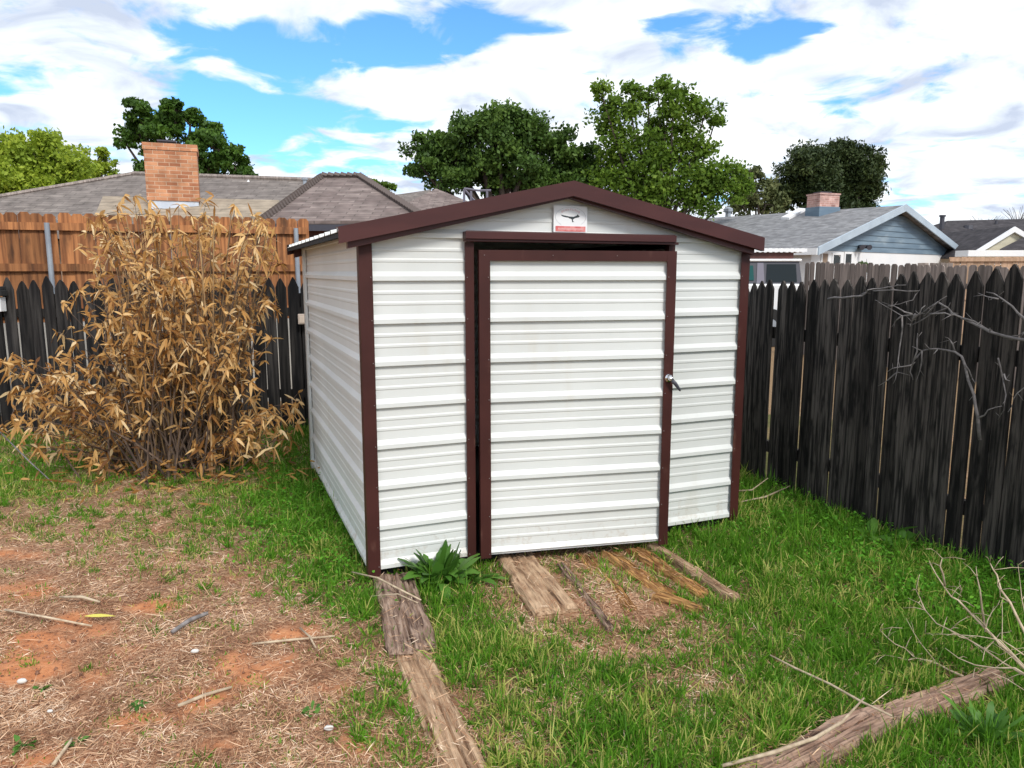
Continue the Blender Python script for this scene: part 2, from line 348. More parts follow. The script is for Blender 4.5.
# red soil patches in the bare yard (photo positions of real bare soil)
SOIL = [(60,675,75,20),(30,640,50,10),(265,668,50,22),(355,745,30,16),(85,625,35,14),(30,590,40,10),(140,720,50,10),(225,745,40,8),(200,700,40,9),(10,670,40,22),(330,690,25,8),(60,760,50,10),(150,610,50,10),(290,640,40,8),(20,555,30,8)]
def soil(x, y):
    px, py = proj_np(x, y, np.zeros_like(x)); s = np.zeros_like(x)
    for (a, b, rx, ry) in SOIL: s = np.maximum(s, np.exp(-((px-a)/rx)**2 - ((py-b)/ry)**2))
    return np.clip(s * 1.1 + (fbm(x, y, .16) - .5) * 1.9 - .18, 0, 1)

# ------------------------------------------------------------------ ground (one sheet to the horizon)
xs = np.concatenate([-np.geomspace(900, 6.6, 26), np.arange(-6.4, 5.0, .045), np.geomspace(5.2, 900, 28)])
ys = np.concatenate([-np.geomspace(300, 1, 14), np.arange(.9, 9.6, .045), np.geomspace(9.8, 1600, 34)])
XX, YY = np.meshgrid(xs, ys); nx, ny = len(xs), len(ys)
fade = np.clip((10.5 - np.hypot(XX, YY - 2)) / 2.0, 0, 1)
ZZ = gheight(XX, YY) * fade
V = np.stack([XX, YY, ZZ], -1).reshape(-1, 3)
idx = np.arange(nx * ny).reshape(ny, nx)
Fq = np.stack([idx[:-1,:-1], idx[:-1,1:], idx[1:,1:], idx[1:,:-1]], -1).reshape(-1, 4)
gm = bpy.data.materials.new('ground_soil'); gm.use_nodes = True; nt2 = gm.node_tree; N2 = nt2.nodes; L2 = nt2.links
gb = N2['Principled BSDF']; gb.inputs['Roughness'].default_value = .95; gb.inputs['Specular IOR Level'].default_value = .1
def gattr(n_):
    a = N2.new('ShaderNodeAttribute'); a.attribute_name = n_; return a.outputs['Fac']
def gnoise(s, d=8):
    t_ = N2.new('ShaderNodeTexCoord'); n_ = N2.new('ShaderNodeTexNoise'); n_.inputs['Scale'].default_value = s; n_.inputs['Detail'].default_value = d; n_.inputs['Roughness'].default_value = .65
    L2.new(t_.outputs['Object'], n_.inputs['Vector']); return n_.outputs['Fac']
def gramp(f, stops):
    c = N2.new('ShaderNodeValToRGB'); e_ = c.color_ramp.elements
    e_[0].position = stops[0][0]; e_[0].color = (*stops[0][1], 1); e_[1].position = stops[-1][0]; e_[1].color = (*stops[-1][1], 1)
    for p_, q_ in stops[1:-1]:
        k_ = e_.new(p_); k_.color = (*q_, 1)
    L2.new(f, c.inputs[0]); return c.outputs[0]
def gmix(f, a, b):
    x = N2.new('ShaderNodeMix'); x.data_type = 'RGBA'; L2.new(f, x.inputs[0]); L2.new(a, x.inputs[6]); L2.new(b, x.inputs[7]); return x.outputs[2]
thatch = gramp(gnoise(55), [(.3,(.17,.085,.05)), (.5,(.36,.21,.13)), (.7,(.54,.38,.26))])
redsoil = gramp(gnoise(14), [(.3,(.36,.135,.06)), (.5,(.56,.225,.10)), (.72,(.66,.31,.15))])
green = gramp(gnoise(40), [(.3,(.045,.055,.018)), (.6,(.09,.11,.03)), (.8,(.2,.17,.08))])
c_ = gmix(gattr('soil'), thatch, redsoil); c_ = gmix(gattr('green'), c_, green)
L2.new(c_, gb.inputs['Base Color'])
bp = N2.new('ShaderNodeBump'); bp.inputs['Strength'].default_value = .9; bp.inputs['Distance'].default_value = .012; L2.new(gnoise(70), bp.inputs['Height']); L2.new(bp.outputs[0], gb.inputs['Normal'])
ground = np_mesh('ground', V, Fq, np.zeros(len(V)), gm); tag(ground, kind='structure')
xf, yf = V[:,0], V[:,1]
near = np.clip((10 - np.hypot(xf, yf)) / 1.5, 0, 1)
a = ground.data.attributes.new('soil', 'FLOAT', 'POINT'); a.data.foreach_set('value', (soil(xf, yf) * near).astype(np.float32))
gd = np.where(np.hypot(xf, yf) < 9.5, np.clip((density(xf, yf) - .25) * 1.3 + (fbm(xf, yf, .3) - .5) * .8, 0, .9), .35)
a = ground.data.attributes.new('green', 'FLOAT', 'POINT'); a.data.foreach_set('value', gd.astype(np.float32))
ground.data.polygons.foreach_set('use_smooth', [True] * len(ground.data.polygons))

# ------------------------------------------------------------------ the shed
W_, D_ = 2.45, 2.50
YAW = R(21.98); shed = empty('garden_shed', (-.774, 3.92, 0), YAW,
    'white ribbed metal garden shed with brown trim and a door ajar', 'shed')
SM = Matrix.Translation((-.774, 3.92, 0)) @ Matrix.Rotation(YAW, 4, 'Z')
SH = lambda u, v, z: SM @ Vector((u, v, z))
RZ0 = 1.908; SP_ = .2286
def profile(z0, z1):
    """horizontal ribs: (z, out)"""
    pts = [(z0, 0)]
    k = 12
    for k in range(12, -4, -1):
        b = RZ0 - k * SP_
        seq = [(b, 0), (b+.004, .0195), (b+.026, .0195), (b+.052, 0)]
        for q in (b + .052 + .058, b + .052 + .058*2): seq += [(q-.012, 0), (q-.006, .0032), (q+.004, .0032), (q+.012, 0)]
        pts += [p for p in seq if z0 < p[0] < z1]
    pts.append((z1, 0)); pts.sort(key=lambda p: p[0]); return pts
EZ, PZ = 1.956, 2.208; HW = W_ / 2; PU = 1.165; SL = .215
def slope_u(z):          # half-opening of the gable at height z
    return max(0.0, (PZ - z) / SL)
def panel(name, u0, u1, z0, z1, face, mt, parent, gable=False, off=0, nu=14):
    mb = MB(); pr = profile(z0, z1)
    if gable:
        extra = [(z, None) for z in np.linspace(z0, z1, 40)]
        zs = sorted(set([p[0] for p in pr] + [float(z[0]) for z in extra]))
        pr = [(z, float(np.interp(z, [p[0] for p in pr], [p[1] for p in pr]))) for z in zs]
    rows = []
    for z, o in pr:
        a_, b_ = u0, u1
        if gable: h = slope_u(z); a_, b_ = max(u0, PU - h), min(u1, PU + h)
        row = []
        for i in range(nu + 1):
            u = a_ + (b_ - a_) * i / nu
            wob = .0022 * (mnoise.noise(Vector((u * 2.3, z * 2.0, off * 9 + ord(face[0])))))
            d = o + off + wob
            row.append((u, -d, z) if face == 'front' else ((-d, u, z) if face == 'left' else ((W_ + d, u, z) if face == 'right' else (u, D_ + d, z))))
        rows.append(row)
    V_ = [p for r_ in rows for p in r_]; n = nu + 1
    Fc = [(j*n+i, j*n+i+1, (j+1)*n+i+1, (j+1)*n+i) for j in range(len(rows)-1) for i in range(nu)]
    mb.add(V_, Fc, .5)
    ob = mb.build(name, mt, parent)
    s = ob.modifiers.new('solid', 'SOLIDIFY'); s.thickness = .0015; s.offset = 0
    return ob
panel('front_wall_panel', 0.0, .585, .079, 1.90, 'front', M['white'], shed)
panel('front_wall_panel', 1.925, W_, .079, 1.90, 'front', M['white'], shed)
panel('gable_panel', 0, W_, 1.90, PZ - .002, 'front', M['white'], shed, gable=True)
panel('side_wall_panel', 0.0, D_, .079, EZ, 'left', M['white'], shed, off=.012)
panel('side_wall_panel', 0.0, D_, .079, EZ, 'right', M['white'], shed, off=.012)
panel('rear_wall_panel', 0, W_, .079, EZ, 'rear', M['white'], shed)
panel('rear_gable_panel', 0, W_, EZ - .002, PZ - .004, 'rear', M['white'], shed, gable=True)
# corner trims
def screws(parent, pts, rad=.0034, ax=(0, -.004, 0)):
    mb = MB(); mb.tube([(0,0,0), ax], [rad, rad * .8], 7, .5); first = mb.build('screw', M['screw'], parent); first.location = pts[0]
    for p in pts[1:]:
        c = first.copy(); COL.objects.link(c); c.parent = parent; c.location = p
def corner(u0, u1, side):
    mb = MB(); mb.box(u0, u1, -.026, -.022, .045, EZ - .012, .5)
    if side < 0: mb.box(u0, u0 + .004, -.022, .035, .045, EZ - .012, .5)
    else: mb.box(u1 - .004, u1, -.022, .05, .045, EZ - .012, .5)
    c = mb.build('corner_trim', M['brown'], shed)
    screws(c, [((u1 - .010) if side < 0 else (u0 + .010), -.026, RZ0 - SP_ * (k + 1) + .022) for k in range(8)])
corner(-.036, .034, -1); corner(2.418, 2.485, 1)
m_ = MB(); m_.box(-.042, -.02, D_ - .05, D_ + .03, .05, EZ - .01); m_.build('corner_trim', M['white'], shed)
m_ = MB(); m_.box(W_ + .02, W_ + .042, D_ - .05, D_ + .03, .05, EZ - .01); m_.build('corner_trim', M['white'], shed)
# base frame, black standing in for the dark gap under the wall
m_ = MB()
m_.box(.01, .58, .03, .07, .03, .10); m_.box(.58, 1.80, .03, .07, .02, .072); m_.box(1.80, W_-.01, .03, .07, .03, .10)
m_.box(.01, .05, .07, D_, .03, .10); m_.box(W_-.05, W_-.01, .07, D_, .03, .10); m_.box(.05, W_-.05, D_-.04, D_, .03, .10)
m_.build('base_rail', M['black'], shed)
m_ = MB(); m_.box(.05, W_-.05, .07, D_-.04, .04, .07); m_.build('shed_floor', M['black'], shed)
# door jamb posts and header
m_ = MB(); m_.box(.545, .596, -.030, -.022, .05, 1.890, .5); m_.box(.588, .596, -.022, .04, .05, 1.890, .5)
j = m_.build('door_jamb', M['brown'], shed)
screws(j, [(.556, -.030, RZ0 - SP_*(k+1) + .02) for k in range(8)])
m_ = MB(); m_.box(1.88, 1.925, -.004, .04, .05, 1.895, .5); m_.build('door_jamb', M['brown'], shed)
m_ = MB()
m_.box(.535, 1.885, -.075, -.020, 1.907, 1.947, .5); m_.box(.538, 1.91, -.062, -.020, 1.893, 1.907, .5)
m_.box(.54, 1.88, -.068, -.064, 1.947, 1.951, .5)
m_.build('door_header', M['browntrim'], shed, bevel=.003)
# roof: white ribbed sheets running down each slope, brown rake trim in front
def roof_z(u): return 2.212 - abs(u - PU) * SL
UO0, UO1 = -.15, W_ + .07
for (ua, ub) in ((UO0, PU), (PU, UO1)):
    mb = MB(); prof = []
    v = -.10; vend = D_ + .10
    while v < vend:
        prof += [(v, 0), (v+.012, .019), (v+.034, .019), (v+.046, 0), (v+.10, 0), (v+.106, .004), (v+.112, 0), (v+.165, 0), (v+.171, .004), (v+.177, 0)]; v += SP_
    prof.append((vend + .1, 0))
    Vv = []
    for (v, o) in prof: Vv += [(ua, v, roof_z(ua) + o), (ub, v, roof_z(ub) + o)]
    mb.add(Vv, [(2*i, 2*i+1, 2*i+3, 2*i+2) for i in range(len(prof)-1)], .5)
    rp = mb.build('roof_panel', M['white'], shed); s = rp.modifiers.new('solid', 'SOLIDIFY'); s.thickness = .003
# eaves: black strips put in as the shade under the roof sheet
for ua, s0 in ((UO0, 1), (UO1, -1)):
    m_ = MB(); a0, a1 = sorted((ua + s0 * .004, ua + s0 * .125))
    z0 = roof_z(a0) - .030; z1 = roof_z(a1) - .030
    m_.prism([(a0, -.08, z0), (a1, -.08, z1), (a1, -.08, z1 + .022), (a0, -.08, z0 + .022)], (0, D_ + .2, 0)); m_.build('eave_shade_strip', M['black'], shed)
def rake(v0, vdir, parent):
    mb = MB()
    for (ua, ub) in ((UO0, PU), (UO1, PU)):
        za, zb = roof_z(ua) + .024, roof_z(ub) + .024
        hgt = .084
        mb.prism([(ua, v0, za - hgt), (ub, v0, zb - hgt), (ub, v0, zb), (ua, v0, za)], (0, vdir * .004, 0), .5)      # face
        mb.prism([(ua, v0 + vdir*.004, za), (ub, v0 + vdir*.004, zb), (ub, v0 + vdir*.004, zb - .004), (ua, v0 + vdir*.004, za - .004)], (0, vdir * .085, 0), .5)  # flange over the sheet
        mb.prism([(ua, v0 + vdir*.004, za - hgt + .004), (ub, v0 + vdir*.004, zb - hgt + .004), (ub, v0 + vdir*.004, zb - hgt), (ua, v0 + vdir*.004, za - hgt)], (0, vdir * .03, 0), .5)
        mb.prism([(ua + (.05 if ua < ub else -.05), v0 + vdir*.034, roof_z(ua) + .011 - .094), (ub, v0 + vdir*.034, zb - .094), (ub, v0 + vdir*.034, zb - .03), (ua + (.05 if ua < ub else -.05), v0 + vdir*.034, roof_z(ua) + .011 - .03)], (0, vdir * .04, 0), .5)
    return mb.build('rake_trim', M['browntrim'], parent)
rk = rake(-.115, 1, shed); rake(D_ + .13, -1, shed)
screws(rk, [(u, -.06, roof_z(u) + .0245) for u in (.05, .42, .80, 1.5, 1.9, 2.3)], .004, (0, 0, .006))
# the door, hinged on the left and standing a little open
DA = R(-9.6)
DM = Matrix.Translation((.612, -.034, 0)) @ Matrix.Rotation(DA, 4, 'Z')
DW = 1.166
door = panel('door', .03, DW - .03, .098, 1.815, 'front', M['white'], shed, off=0)
door.location = (.617, -.040, 0); door.rotation_euler = (0, 0, DA)
m_ = MB()
m_.box(0, .062, -.029, -.021, .075, 1.848, .5); m_.box(DW - .058, DW, -.029, -.021, .068, 1.848, .5)
m_.box(.062, DW - .058, -.028, -.0212, 1.790, 1.848, .5)
m_.box(0, .004, -.021, .02, .075, 1.848, .5); m_.box(DW - .004, DW, -.021, .02, .068, 1.848, .5); m_.box(.004, DW-.004, -.02, .02, 1.844, 1.848, .5)
dfm = m_.build('door_frame', M['brown'], door)
screws(door, [(u, -.029, RZ0 - SP_ * k + .02) for k in range(1, 9) for u in (.052, DW - .048)] + [(u, -.028, 1.820) for u in (.03, .42, .80)])
m_ = MB(); m_.box(.004, DW - .004, -.003, .02, .086, .098, .5); m_.build('door_bottom_rail', M['housewhite'], door)
# latch: chrome T-handle with a long lever hanging toward the lower right
m_ = MB()
hu, hz = DW - .028, 1.105
m_.tube([(hu, -.029, hz), (hu, -.034, hz)], [.024, .024], 16); m_.tube([(hu, -.034, hz), (hu, -.056, hz)], [.013, .011], 12)
m_.tube([(hu - .004, -.045, hz + .022), (hu, -.055, hz), (hu + .012, -.060, hz - .012)], [.010, .015, .012], 10)
hb = m_.build('door_latch', M['chrome'], door, smooth=True)
m_ = MB(); m_.tube([(hu + .006, -.060, hz - .006), (hu + .026, -.066, hz - .028), (hu + .052, -.068, hz - .062), (hu + .060, -.068, hz - .074)], [.011, .0115, .008, .004], 10); 
m_.build('door_lever', M['cardark'], door, smooth=True)
# the maker's plate above the door
plate = MB(); pu, pz, pw, ph = 1.190, 2.030, .216, .150
plate.box(pu - pw/2, pu + pw/2, -.024, -.0205, pz - ph/2, pz + ph/2, .5)
pl = plate.build('sign_plate', mat('plate_white', (.82,.83,.84), rough=.35), shed, bevel=.001)
red = mat('faded_red', (.62,.12,.12), (.75,.28,.26), (30,30,30), rough=.4); pale = mat('pale_red_print', (.75,.46,.46), rough=.4); ink = mat('dark_print', (.035,.045,.05), rough=.4); greyp = mat('grey_print', (.42,.42,.46), rough=.4)
m_ = MB(); m_.box(pu - .096, pu + .096, -.0262, -.0242, pz - .070, pz - .040, .5); rb = m_.build('red_banner', red, pl)
m_ = MB()
for i in range(21): m_.box(pu - .080 + i * .0078, pu - .0765 + i * .0078, -.0275, -.0264, pz - .060 - (i % 3) * .001, pz - .050, .5)
m_.build('banner_marks', mat('banner_marks', (.80,.55,.53), rough=.4), pl)
m_ = MB(); n = 48
for i in range(n):
    a0 = 2*math.pi*i/n; a1 = 2*math.pi*(i+.8)/n
    if math.sin(a0) < -.75: continue
    q = [(pu + .098*math.cos(a), -.0252, pz + .012 + .056*math.sin(a)) for a in (a0, a1)] + [(pu + .0965*math.cos(a), -.0252, pz + .012 + .0547*math.sin(a)) for a in (a1, a0)]
    m_.prism(q, (0, .0008, 0), .5)
m_.build('oval_ring', greyp, pl)
m_ = MB()
for i in range(9):      # arc of worn-away lettering
    a_ = math.pi * (.76 - .065 * i); cx_, cz_ = pu + .074*math.cos(a_), pz + .010 + .045*math.sin(a_)
    m_.box(cx_ - .0045, cx_ - .0028, -.0256, -.0246, cz_ - .006, cz_ + .006, .5)
    m_.box(cx_ + .0012, cx_ + .0029, -.0256, -.0246, cz_ - .006, cz_ + .006 - (i % 2) * .005, .5)
    if i % 3 != 1: m_.box(cx_ - .0028, cx_ + .0012, -.0256, -.0246, cz_ + .0035 - (i % 2) * .004, cz_ + .005 - (i % 2) * .004, .5)
m_.build('worn_lettering', pale, pl)
m_ = MB()
bird = [(-.052,.022),(-.030,.018),(-.008,.014),(.016,.013),(.032,.020),(.036,.026),(.042,.020),(.048,.016),(.040,.010),(.022,.006),(.014,.000),(.008,-.002),(.0,.003),(-.006,.004),(-.012,.008),(-.030,.010),(-.044,.014)]
m_.prism([(pu + x*1.22, -.0254, pz + z*1.1) for x, z in bird][::-1], (0, .001, 0), .5)
m_.prism([(pu + x, -.0254, pz + z) for x, z in [(.008,.0),(.014,-.001),(.016,-.012),(.024,-.014),(.010,-.016),(.009,-.008)]][::-1], (0, .001, 0), .5)
m_.build('bird_emblem', ink, pl)

# ------------------------------------------------------------------ fences
def fence(name, A, B, label, z0, top, mt, width=.14, gap=(.004,.02), kind='point', thick=.014, toptilt=0, rails=(), rail_side=1, posts=(), jitter=.015, ptmat=None, back=False, pt=.075):
    A = Vector(A); B = Vector(B); d = (B - A); Ln = d.length; d.normalize(); n = Vector((-d.y, d.x, 0))
    root = empty(name, A, math.atan2(d.y, d.x), label, 'fence', 'wooden fences round the yards')
    mb = MB(); x = 0.0
    while x < Ln:
        w_ = width * random.uniform(.92, 1.06); h = top + toptilt * x / Ln + random.uniform(-jitter, jitter)
        lean = random.uniform(-.010, .010); c = x + w_/2; yo = random.uniform(-.011, .011); z0_ = z0 + random.uniform(-.02, .01)
        if kind == 'point':
            p1 = random.uniform(.8, 1.15) * pt
            poly = [(-w_/2, z0_), (w_/2, z0_), (w_/2, h - p1), (w_*.20, h - p1*.28), (w_*.05, h), (-w_*.05, h), (-w_*.22, h - p1*.30), (-w_/2, h - p1)]
        elif kind == 'dog':
            poly = [(-w_/2, z0_), (w_/2, z0_), (w_/2, h - .035), (w_/2 - .03, h), (-w_/2 + .03, h), (-w_/2, h - .035)]
        else: poly = [(-w_/2, z0_), (w_/2, z0_), (w_/2, h), (-w_/2, h)]
        pts = []
        for a_, b_ in poly: pts.append((c + a_ + lean * (b_ - z0) + (random.uniform(-.003,.003) if b_ > h*.9 else 0), yo + random.uniform(-.002,.002), b_))
        mb.prism(pts, (0, thick, 0))
        x += w_ + random.uniform(*gap)
    mb.build('board_panel', mt, root)
    for rz in rails:
        m = MB(); y0, y1 = (thick + .008, thick + .046) if rail_side > 0 else (-.046, -.008)
        m.box(0, Ln, y0, y1, rz - .045 , rz + .045); m.build('rail', mt, root)
    for (pxx, ph_) in posts:
        m = MB()
        if ptmat: 
            m.tube([(pxx, -.082, 0), (pxx, -.082, ph_)], .03, 12); m.build('post', ptmat, root, smooth=False)
        else:
            m.box(pxx - .045, pxx + .045, thick + .048, thick + .138, 0, ph_); m.build('post', mt, root)
    return root
random.seed(11)
fd = Vector((-math.sin(YAW), math.cos(YAW), 0))
fbase = Vector((2.776, 4.10, 0))
def fline(t): return fbase + fd * t
A = fline(4.6); B = fline(-3.2)
fence('picket_fence', A, B, 'blackened weathered picket fence with pointed boards along the right side of the yard', -.02, 1.53, M['darkfence'], width=.098, gap=(-.002,.017),
      thick=.015, rails=(.32, 1.25), posts=((.1,1.4),(2.4,1.5),(4.7,1.6),(7.0,1.7)), rail_side=1, jitter=.022, toptilt=.38, pt=.085)
# dark back fence
bA = Vector((-7.6, 7.55, 0)); bB = fline(4.55) + Vector((-.05, 0, 0))
bf = fence('picket_fence', bA, bB, 'low black picket fence with light showing between its boards, behind the dead shrub', -.02, 1.66, M['backfence'], width=.118, gap=(.010,.022), thick=.014, rails=(.4, 1.3), posts=((.3,1.5),(2.8,1.5),(5.3,1.5)), jitter=.03, pt=.11)
# stained fence of the next yard, on a pale wall added to lighten the black fence gaps
cA = P(-190, 205, 8.3); cB = P(306, 221, 10.0); cA.z = cB.z = 0
topz = P(50, 211, 8.75).z
def pole_x(px):
    dd = (cB - cA); r_ = ray(px, 240); # intersection of vertical plane
    den = r_.x * dd.y - r_.y * dd.x; s = (cA.x * dd.y - cA.y * dd.x) / den
    q = Vector((r_.x * s, r_.y * s, 0)); return (q - cA).length
cf = fence('board_fence', cA, cB, 'tall orange brown cedar fence with grey steel posts behind the dead shrub', 1.13, topz, M['cedar'], width=.138, gap=(.0,.006), kind='dog', thick=.016,
      rails=(topz - .16, H + .055, 1.24), rail_side=-1, posts=((pole_x(50), topz - .12), (pole_x(296), topz - .13)), ptmat=M['galv'], jitter=.012)
m_ = MB(); dd = (cB - cA).normalized(); nn = Vector((-dd.y, dd.x, 0)); a0 = cA - dd * .2 - nn * .04; b0 = cB + dd * 6 - nn * .04
m_.prism([a0, b0, b0 + nn * .2, a0 + nn * .2], (0, 0, 1.11)); tag(m_.build('added_pale_wall', M['concrete']), 'pale concrete wall added under the cedar fence to lighten the black fence gaps', 'wall')
# silvered fence beyond the right fence
ga = P(806, 262, 15.6); gb_ = P(1060, 268, 10.5)
g0, g1 = Vector((ga.x, ga.y, 0)), Vector((gb_.x, gb_.y, 0))
fence('picket_fence', g0, g1, 'silvery brown board fence beyond the black picket fence, in front of the white house', 0, P(815, 261.5, 15.2).z, M['greyfence'], width=.135, gap=(.004,.02), kind='dog', toptilt=P(1060,268,10.5).z - P(815,261.5,15.2).z, jitter=.02, rails=(.4,1.5))
# pale cedar fence at the far right
q0, q1 = P(950, 257, 21), P(1110, 259, 20); 
fence('board_fence', (q0.x, q0.y, 0), (q1.x, q1.y, 0), 'new pale cedar fence in front of the dark roofed house', 0, q0.z, M['palecedar'], width=.14, gap=(0,.006), kind='flat', jitter=.004, rails=(q0.z - .08, 1.0), rail_side=-1)
for (xa, xb, nm) in ((917, 930, 'narrow'), (933, 950, 'wider')):
    a_, b_ = P(xa, 263, 18), P(xb, 263, 18)
    fence('board_fence', (a_.x, a_.y, 0), (b_.x, b_.y, 0), '%s grey brown fence panel standing above the silvery fence before the white house wall' % nm, 0, a_.z, M['tanwall'] if 0 else M['greyfence'], width=.10, gap=(0,.004), kind='flat', jitter=.003)

# small fixtures on the dark back fence
def at_backfence(px, py, off=0):
    dd = (bB - bA); r_ = ray(px, py); den = r_.x * dd.y - r_.y * dd.x; s = (bA.x * dd.y - bA.y * dd.x) / den
    s *= 1 - off / 8.0
    return Vector((r_.x * s, r_.y * s, H + r_.z * s))
lp = at_backfence(-1, 300, .08); lamp = empty('solar_light', lp, 0, 'small solar light with a pale panel on the black back fence, far left', 'light')
m_ = MB(); m_.box(-.06, .06, -.05, .06, .04, .10); m_.box(-.045, .045, -.03, .06, .10, .14); m_.build('cap', M['rubber'], lamp, bevel=.006)
m_ = MB(); m_.box(-.03, .03, -.03, .06, -.12, .03); m_.build('diffuser', M['housewhite'], lamp, bevel=.006)
bx_ = at_backfence(303, 319, .06); jb = empty('junction_box', bx_, R(10), 'small pale square box fixed on the black back fence beside the shed', 'box')
m_ = MB(); m_.box(-.05, .05, -.03, .02, -.055, .055); m_.build('housing', mat('beige_plastic', (.46,.38,.32), rough=.6), jb, bevel=.006)
m_ = MB(); m_.box(-.035, .035, -.036, -.031, -.04, .035); m_.build('cover', mat('beige_cover', (.55,.46,.38), rough=.5), jb, bevel=.002)

# ------------------------------------------------------------------ houses
def roofpart(name, polys, mt, parent, t=.10):
    mb = MB()
    for p in polys: mb.slab(p, t, .5)
    o = mb.build(name, mt, parent); uvplane(o); return o
def wallbox(mb, pts, z0, z1):
    n = len(pts)
    mb.prism([(p[0], p[1], z0) for p in pts], (0, 0, z1 - z0), .5)

# --- left house (brown shingles, brick chimney)
lh = empty('house', (-6, 20, 0), 0, 'long low house with a tall orange brick chimney beyond the cedar fence', 'house')
lh_inv = Matrix.Translation((6, -20, 0))
def LH(p): return lh_inv @ Vector(p)
e0, e1 = P(-215, 234, 16.2), P(330, 232, 16.2)
r0, r1 = P(133, 174.5, 20.5), P(330, 181.5, 20.5)
r0.z = r0.z; be0, be1 = Vector((e0.x, 24.8, e0.z)), Vector((e1.x, 24.8, e0.z)); e1.z = e0.z
r1b = r1.copy()
roofpart('roof', [[LH(e0), LH(e1), LH(r1b), LH(r0)], [LH(be0), LH(e0), LH(r0)], [LH(be1), LH(be0), LH(r0), LH(r1b)]], M['shingle_grey'], lh)
m_ = MB(); wallbox(m_, [LH((e0.x+.5, 16.7, 0)), LH((e1.x, 16.7, 0)), LH((e1.x, 24.3, 0)), LH((e0.x+.5, 24.3, 0))], 0, e0.z - .12); m_.build('wall', M['tanwall'], lh)
# ridge cap
m_ = MB(); m_.tube([LH(r0) + Vector((0,0,.02)), LH(r1b) + Vector((0,0,.02))], .07, 6); m_.tube([LH(e0) + Vector((0,0,.02)), LH(r0) + Vector((0,0,.02))], .06, 6); m_.build('ridge_cap', M['greyfence'], lh)
# porch roof, tan
t0, t1, t2, t3 = P(94, 217, 14.6), P(282, 217, 14.6), P(279, 200, 16.0), P(103, 196, 16.0)
roofpart('porch_roof', [[LH(t0), LH(t1), LH(t2), LH(t3)]], M['tanroof'], lh, .08)
# chimney
c0, c1 = P(142.8, 142, 15.1), P(193.4, 142, 15.1)
cw = c1.x - c0.x; ztop = c0.z
class RB(MB):
    def box(s, *a, **k): MB.box(s, *a, M=CHM, **k)
a_ = LH((c0.x, 15.1, 0)); cw *= .97; CHM = Matrix.Translation(a_) @ Matrix.Rotation(R(21), 4, 'Z') @ Matrix.Translation(-a_)
m_ = RB(); m_.box(a_.x, a_.x + cw, a_.y, a_.y + .75, P(0, 200, 15.1).z - 0, ztop - .13)
m_.box(a_.x - .02, a_.x + cw + .02, a_.y - .02, a_.y + .77, ztop - .13, ztop)
ch = m_.build('chimney', M['brick'], lh); uvplane(ch)
m_ = RB(); m_.box(a_.x + .02, a_.x + cw - .02, a_.y + .02, a_.y + .70, 1.9, P(0,200,15.1).z - .001); m_.build('flashing', M['flash'], lh)
m_ = RB(); m_.box(a_.x + cw*.28, a_.x + cw*.58, a_.y + .2, a_.y + .5, ztop, ztop + .06); m_.box(a_.x + cw*.25, a_.x + cw*.61, a_.y + .15, a_.y + .55, ztop + .06, ztop + .09); m_.build('chimney_cap', M['cardark'], ch)
# vents
v_ = LH(P(247, 184, 20.2)); m_ = MB(); m_.add([v_ + Vector(q) for q in ((-.09,0,-.05),(.11,0,-.05),(.11,.2,-.05),(-.09,.2,-.05),(.01,.1,.13))], [(0,1,4),(1,2,4),(2,3,4),(3,0,4),(3,2,1,0)], .5); m_.build('roof_vent', M['housewhite'], lh)
v_ = LH(P(305, 185, 19.9)); m_ = MB(); m_.tube([v_, v_ + Vector((0,0,.13))], .05, 8); m_.tube([v_ + Vector((0,0,.13)), v_ + Vector((0,0,.17))], [.085,.085], 8); m_.build('vent_pipe', M['galv'], lh)

# --- second hipped roof
h2 = empty('house', (-2.5, 17, 0), 0, 'hipped house wing with coarse brown shingles right behind the shed roof', 'house')
i2 = Matrix.Translation((2.5, -17, 0)); Q = lambda p: i2 @ Vector(p)
a0, a1 = P(262, 221, 14.0), P(427, 221, 14.0); b0_, b1_ = P(321.5, 177.3, 17.3), P(359.5, 178, 17.3); b1_.z = b0_.z
k0, k1 = Vector((a0.x, 20.6, a0.z)), Vector((a1.x, 20.6, a0.z))
roofpart('roof', [[Q(a0), Q(a1), Q(b1_), Q(b0_)], [Q(k0), Q(a0), Q(b0_)], [Q(a1), Q(k1), Q(b1_)], [Q(k1), Q(k0), Q(b0_), Q(b1_)]], M['shingle_brown'], h2, .06)
m_ = MB(); up = Vector((0,0,.015))
for p, q in ((a0,b0_),(b0_,b1_),(b1_,a1)):
    p_, q_ = Q(p), Q(q); n_ = max(2, int((q_-p_).length/.14))
    for i in range(n_):
        s0 = p_.lerp(q_, i/n_) + up; s1 = p_.lerp(q_, (i+.9)/n_) + up
        m_.tube([s0 + Vector((0,0,.03)), s1], [.085,.075], 4)
m_.build('ridge_cap', M['shingle_brown'], h2)
m_ = MB(); m_.box(Q(a0).x - .02, Q(a1).x + .02, Q(a0).y - .02, Q(a0).y + .02, a0.z - .18, a0.z - .065); m_.build('fascia', M['cardark'], h2)
m_ = MB(); wallbox(m_, [Q((a0.x+.4, 14.5, 0)), Q((a1.x-.4, 14.5, 0)), Q((a1.x-.4, 20.2, 0)), Q((a0.x+.4, 20.2, 0))], 0, a0.z - .1); m_.build('wall', M['maroon'], h2)

